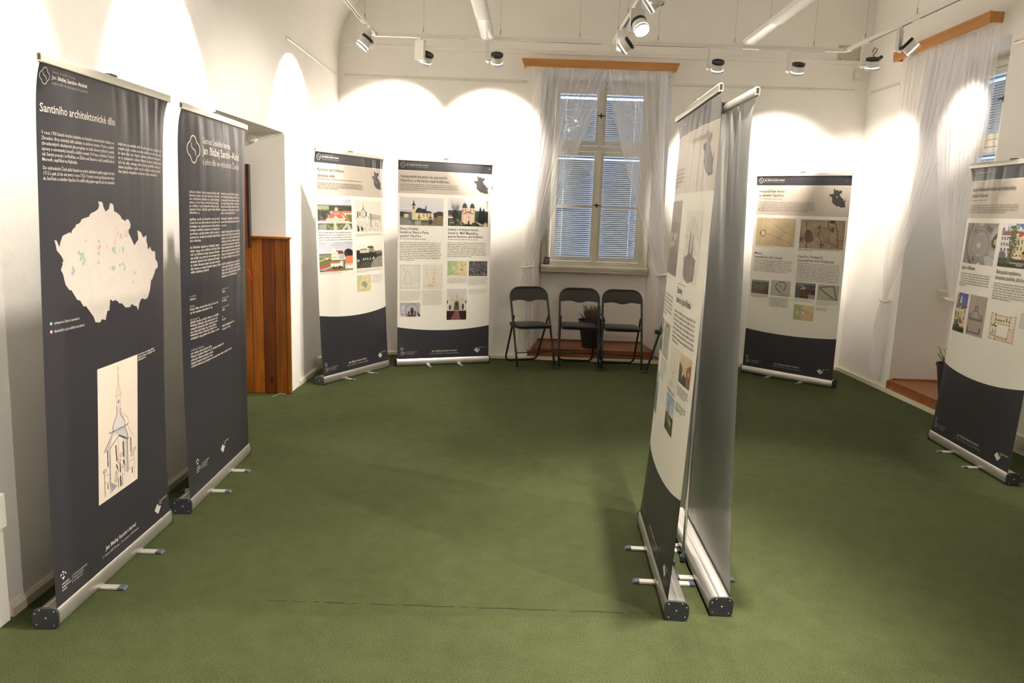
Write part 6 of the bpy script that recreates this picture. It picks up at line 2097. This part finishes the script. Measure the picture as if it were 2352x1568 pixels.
# ------------------------------------------------------------------ D
D = Banner(-0.729, 7.973, 20.4, -0.035, 1.011, 2.135, 'white roll-up banner with two church photos and four text columns, between corner and window', mat_sheet('film_d', 0.1610, (0.8370, 0.8560, 0.8355)),
           curl=(0.010, 0.012), pleats=[(.93, .03, .008, .08), (.86, .03, -.005, .05)], bow=0.008)
D.header()
D.text([('4', 0.960, 0.026, 0.011, 0.0065, 0.01)], M['ink'], 'panel_number')
hd(D, [('Venkovské kostely na panstvích', 0.024, 0.0845, 0.480, 0.0125, 0.0), ('Opočno a Rychnov nad Kněžnou', 0.024, 0.1045, 0.502, 0.0125, 0.0)])
D.lines([(.024, .636, .1175, .1440, 4, .0034, .42)], M['ink_mid'])
D.region()
D.photo(p_church_yellow(), .021, .180, .470, .319, 'photo of a yellow church with dark roof and pointed tower')
D.photo(p_church_pink(), .522, .177, .964, .317, 'photo of a peach coloured church with two domed towers')
hd(D, [('Nový Hrádek,', 0.023, 0.3420, 0.190, 0.0115, 0.0), ('kostel sv. Petra a Pavla,', 0.023, 0.3600, 0.298, 0.0115, 0.0), ('panství Opočno', 0.023, 0.3780, 0.216, 0.0115, 0.0),
       ('Deštné v Orlických horách,', 0.523, 0.3410, 0.340, 0.0115, 0.0), ('kostel sv. Máří Magdaleny,', 0.523, 0.3585, 0.334, 0.0115, 0.0), ('panství Rychnov nad Kněžnou', 0.523, 0.3765, 0.386, 0.0115, 0.0)], 'subheading')
D.lines([(.022, .29, .3880, 0, 1, .0030, 1), (.523, .85, .3860, 0, 1, .0030, 1), (.021, .452, .4065, .4940, 11, .0034, .35), (.521, .955, .4030, .4730, 9, .0034, .62)], M['ink_mid'])
D.photo(p_plan('a'), .022, .517, .236, .643, 'faint ground plan', 'ground_plan')
D.photo(p_plan('b'), .259, .516, .474, .642, 'faint ground plan', 'ground_plan')
D.photo(p_map(1), .523, .496, .738, .574, 'small green and yellow map', 'small_map')
D.photo(p_bw_air(), .759, .496, .968, .574, 'black and white aerial photo')
D.photo(p_nave(False), .024, .711, .237, .783, 'photo of a vaulted church nave')
D.photo(p_nave(True), .522, .640, .739, .803, 'tall photo of a church nave with red carpet')
D.lines([(.022, .237, .652, .702, 10, .0026, .6), (.259, .474, .650, .723, 14, .0026, .85), (.523, .738, .583, .610, 6, .0026, .85), (.760, .966, .582, .620, 8, .0026, .5), (.760, .966, .644, .668, 5, .0026, .5)], M['ink_pale'], 'caption')
D.footer()

# ------------------------------------------------------------------ E
E = Banner(2.896, 7.796, -43.5, 0.052, 0.975, 2.110, 'white roll-up banner with two old tan maps on top, in the back right corner', mat_sheet('film_e', 0.197, (0.7985, 0.8080, 0.7925)),
           curl=(0.012, 0.008), bow=0.010)
E.header(0.031, 0.0105)
E.text([('5', 0.953, 0.030, 0.010, 0.0060, 0.0)], M['ink_dim'], 'panel_number')
hd(E, [('Hospodářské dvory', 0.037, 0.0835, 0.290, 0.0125, 0.0), ('na panství Opočno', 0.036, 0.1035, 0.287, 0.0125, 0.0)])
E.lines([(.036, .305, .1155, 0, 1, .0030, 1), (.036, .665, .1325, .1750, 6, .0034, .88)], M['ink_mid'])
E.region(0.0035, (0.873, 0.103))
E.photo(p_oldmap(0), .037, .212, .477, .355, 'old tan map with a small fort', 'old_map')
E.photo(p_oldmap(1), .531, .214, .977, .356, 'old brown map with dark blotches', 'old_map')
hd(E, [('Mokré,', 0.036, 0.4010, 0.095, 0.0115, 0.0), ('hospodářský dvůr Lhotka', 0.036, 0.4195, 0.325, 0.0115, 0.0), ('Opočno, Podzámčí,', 0.530, 0.4035, 0.262, 0.0115, 0.0), ('hospodářský dvůr Podzámek', 0.530, 0.4220, 0.378, 0.0115, 0.0)], 'subheading')
E.lines([(.036, .475, .4300, .4860, 7, .0036, .88), (.530, .968, .4320, .5180, 11, .0036, .97)], M['ink_mid'])
E.photo(p_aerial(0), .029, .535, .235, .607, 'small aerial photo of a farmyard')
E.photo(p_plan('farm1'), .260, .529, .478, .608, 'grey plan of a round farmyard', 'farm_plan')
E.photo(p_aerial(1), .532, .528, .742, .607, 'small aerial photo of farm buildings')
E.photo(p_plan('farm2'), .766, .529, .978, .607, 'grey plan of a triangular farmyard', 'farm_plan')
E.photo(p_map(2), .532, .641, .745, .719, 'small orange and green map', 'small_map')
E.lines([(.036, .26, .3605, 0, 1, .0026, 1), (.53, .95, .361, .367, 2, .0026, .35), (.029, .235, .614, .624, 3, .0026, .7), (.256, .476, .618, .663, 9, .0026, .9), (.532, .742, .614, .622, 2, .0026, .95), (.766, .976, .615, .630, 3, .0026, .6), (.767, .880, .648, .659, 3, .0028, .9)], M['ink_mid'], 'caption')
E.footer()

# ------------------------------------------------------------------ F
F = Banner(3.290, 5.226, -92.2, -0.035, 0.996, 2.086, 'white roll-up banner with a round dome photo, at the right edge of the picture', mat_sheet('film_f', 0.182, (0.7270, 0.7490, 0.7240)),
           curl=(0.020, 0.014), pleats=[(.05, .02, .006, .1), (.22, .02, .007, .10), (.34, .03, -.006, .20), (.42, .02, .006, .12), (.60, .03, .005, .10)], bow=0.010)
F.header(0.026, 0.0085)
hd(F, [('Stavby Biskupství královéhradeckého', 0.037, 0.0860, 0.568, 0.0125, 0.0), ('v Hradci Králové', 0.040, 0.1075, 0.248, 0.0125, 0.0)])
F.lines([(.043, .30, .1180, 0, 1, .0030, 1), (.046, .668, .1365, .1620, 4, .0036, .78)], M['ink_mid'])
F.region()
F.photo(p_dome(), .056, .199, .484, .345, 'photo looking up into a round dome')
F.photo(p_palace(), .534, .198, .966, .342, 'photo of a yellow palace with red roof and poplar')
hd(F, [('Kaple sv. Klimenta', 0.057, 0.3670, 0.214, 0.0125, 0.0), ('Biskupská rezidence,', 0.538, 0.3660, 0.266, 0.0125, 0.0), ('dostavba zadního jižního křídla', 0.536, 0.3855, 0.386, 0.0125, 0.0)], 'subheading')
F.lines([(.055, .475, .3830, .4270, 6, .0036, .27), (.533, .960, .4000, .4520, 7, .0036, .47)], M['ink_mid'])
F.photo(p_blue_chapel(), .056, .455, .240, .599, 'photo of a yellow chapel under a deep blue sky')
F.photo(p_section(), .267, .454, .489, .598, 'grey section drawing of a domed chapel', 'section_drawing')
F.photo(p_plan('palace'), .560, .500, .828, .590, 'ground plan of a palace with courtyard', 'ground_plan')
F.lines([(.865, .965, .485, .530, 8, .0028, .9)], M['ink_mid'], 'caption')
F.footer()

# ------------------------------------------------------------------ G
G = Banner(0.706, 3.396, -92.4, -0.055, 0.960, 2.125, 'white printed roll-up banner seen almost edge-on, left one of the central pair', mat_sheet('film_g', 0.178, (0.7960, 0.8130, 0.7860)),
           curl=(0.020, 0.010), pleats=[(.14, .02, .005, .12), (.24, .02, -.006, .10), (.36, .022, .007, .14), (.48, .02, -.007, .16), (.62, .02, .007, .12), (.74, .02, -.007, .18), (.84, .02, .006, .15)], bow=0.012)
G.header()
hd(G, [('zámek a kostely', 0.55, 0.076, 0.30, 0.012, 0.0)], 'heading', 'ink_pale')
G.lines([(.05, .45, .125, .160, 5, .0040, .6)], M['ink_mid'])
G.region(0.0)
G.photo(p_grey_scene(), .030, .193, .480, .360, 'grey photo of a town view')
G.photo(p_vignette(), .610, .215, .900, .362, 'grey fading vignette of a church', 'vignette')
G.ribbon([[(.56, .370), (.74, .370)]], 0.003, M['ink_mid'], 'rule_line')
hd(G, [('Stavby', 0.560, 0.3900, 0.12, 0.0130, 0.0), ('zámek sv. Jana Křtitele', 0.560, 0.4100, 0.300, 0.0130, 0.0), ('kostel', 0.055, 0.3900, 0.10, 0.0130, 0.0)], 'subheading_lettering')
G.lines([(.050, .470, .4080, .4540, 6, .0036, .6), (.545, .955, .4300, .4950, 8, .0038, .35)], M['ink_mid'])
G.photo(p_aerial(2), .035, .470, .235, .550, 'small green landscape photo')
G.photo(p_plan('farm1'), .265, .470, .470, .552, 'small grey site plan', 'ground_plan')
G.photo(p_plan('b'), .545, .505, .735, .600, 'faint ground plan', 'ground_plan')
G.photo(p_aerial(4), .765, .505, .955, .566, 'small photo of a street at dusk')
G.photo(p_aerial(5), .035, .600, .235, .705, 'small grey town photo')
G.photo(p_aerial(3), .545, .612, .735, .695, 'small photo of a tower under a cloudy sky')
G.lines([(.265, .470, .560, .588, 4, .0030, .7), (.265, .40, .596, .603, 2, .0030, 1), (.765, .955, .576, .592, 4, .0030, .8), (.765, .95, .612, .624, 3, .0030, .7), (.545, .735, .603, .607, 2, .0026, .8)], M['ink_mid'], 'caption')
G.footer()

# ------------------------------------------------------------------ H  (its grey back faces the viewer)
Hh = Banner(0.968, 3.448, 89.0, -0.068, 0.973, 2.124, 'roll-up banner showing its plain glossy grey back and pole, right of the central pair', mat_sheet('film_h', 0.18, (0.80, 0.82, 0.80)),
            curl=(0.012, 0.012), pleats=[(.20, .02, .008, .08), (.27, .02, -.010, .10), (.33, .02, .010, .08), (.55, .02, .008, .05), (.66, .02, -.008, .06), (.72, .015, .008, .05), (.86, .02, -.006, .5), (.84, .04, .006, .8)], bow=-0.014)
Hh.header()
Hh.footer()
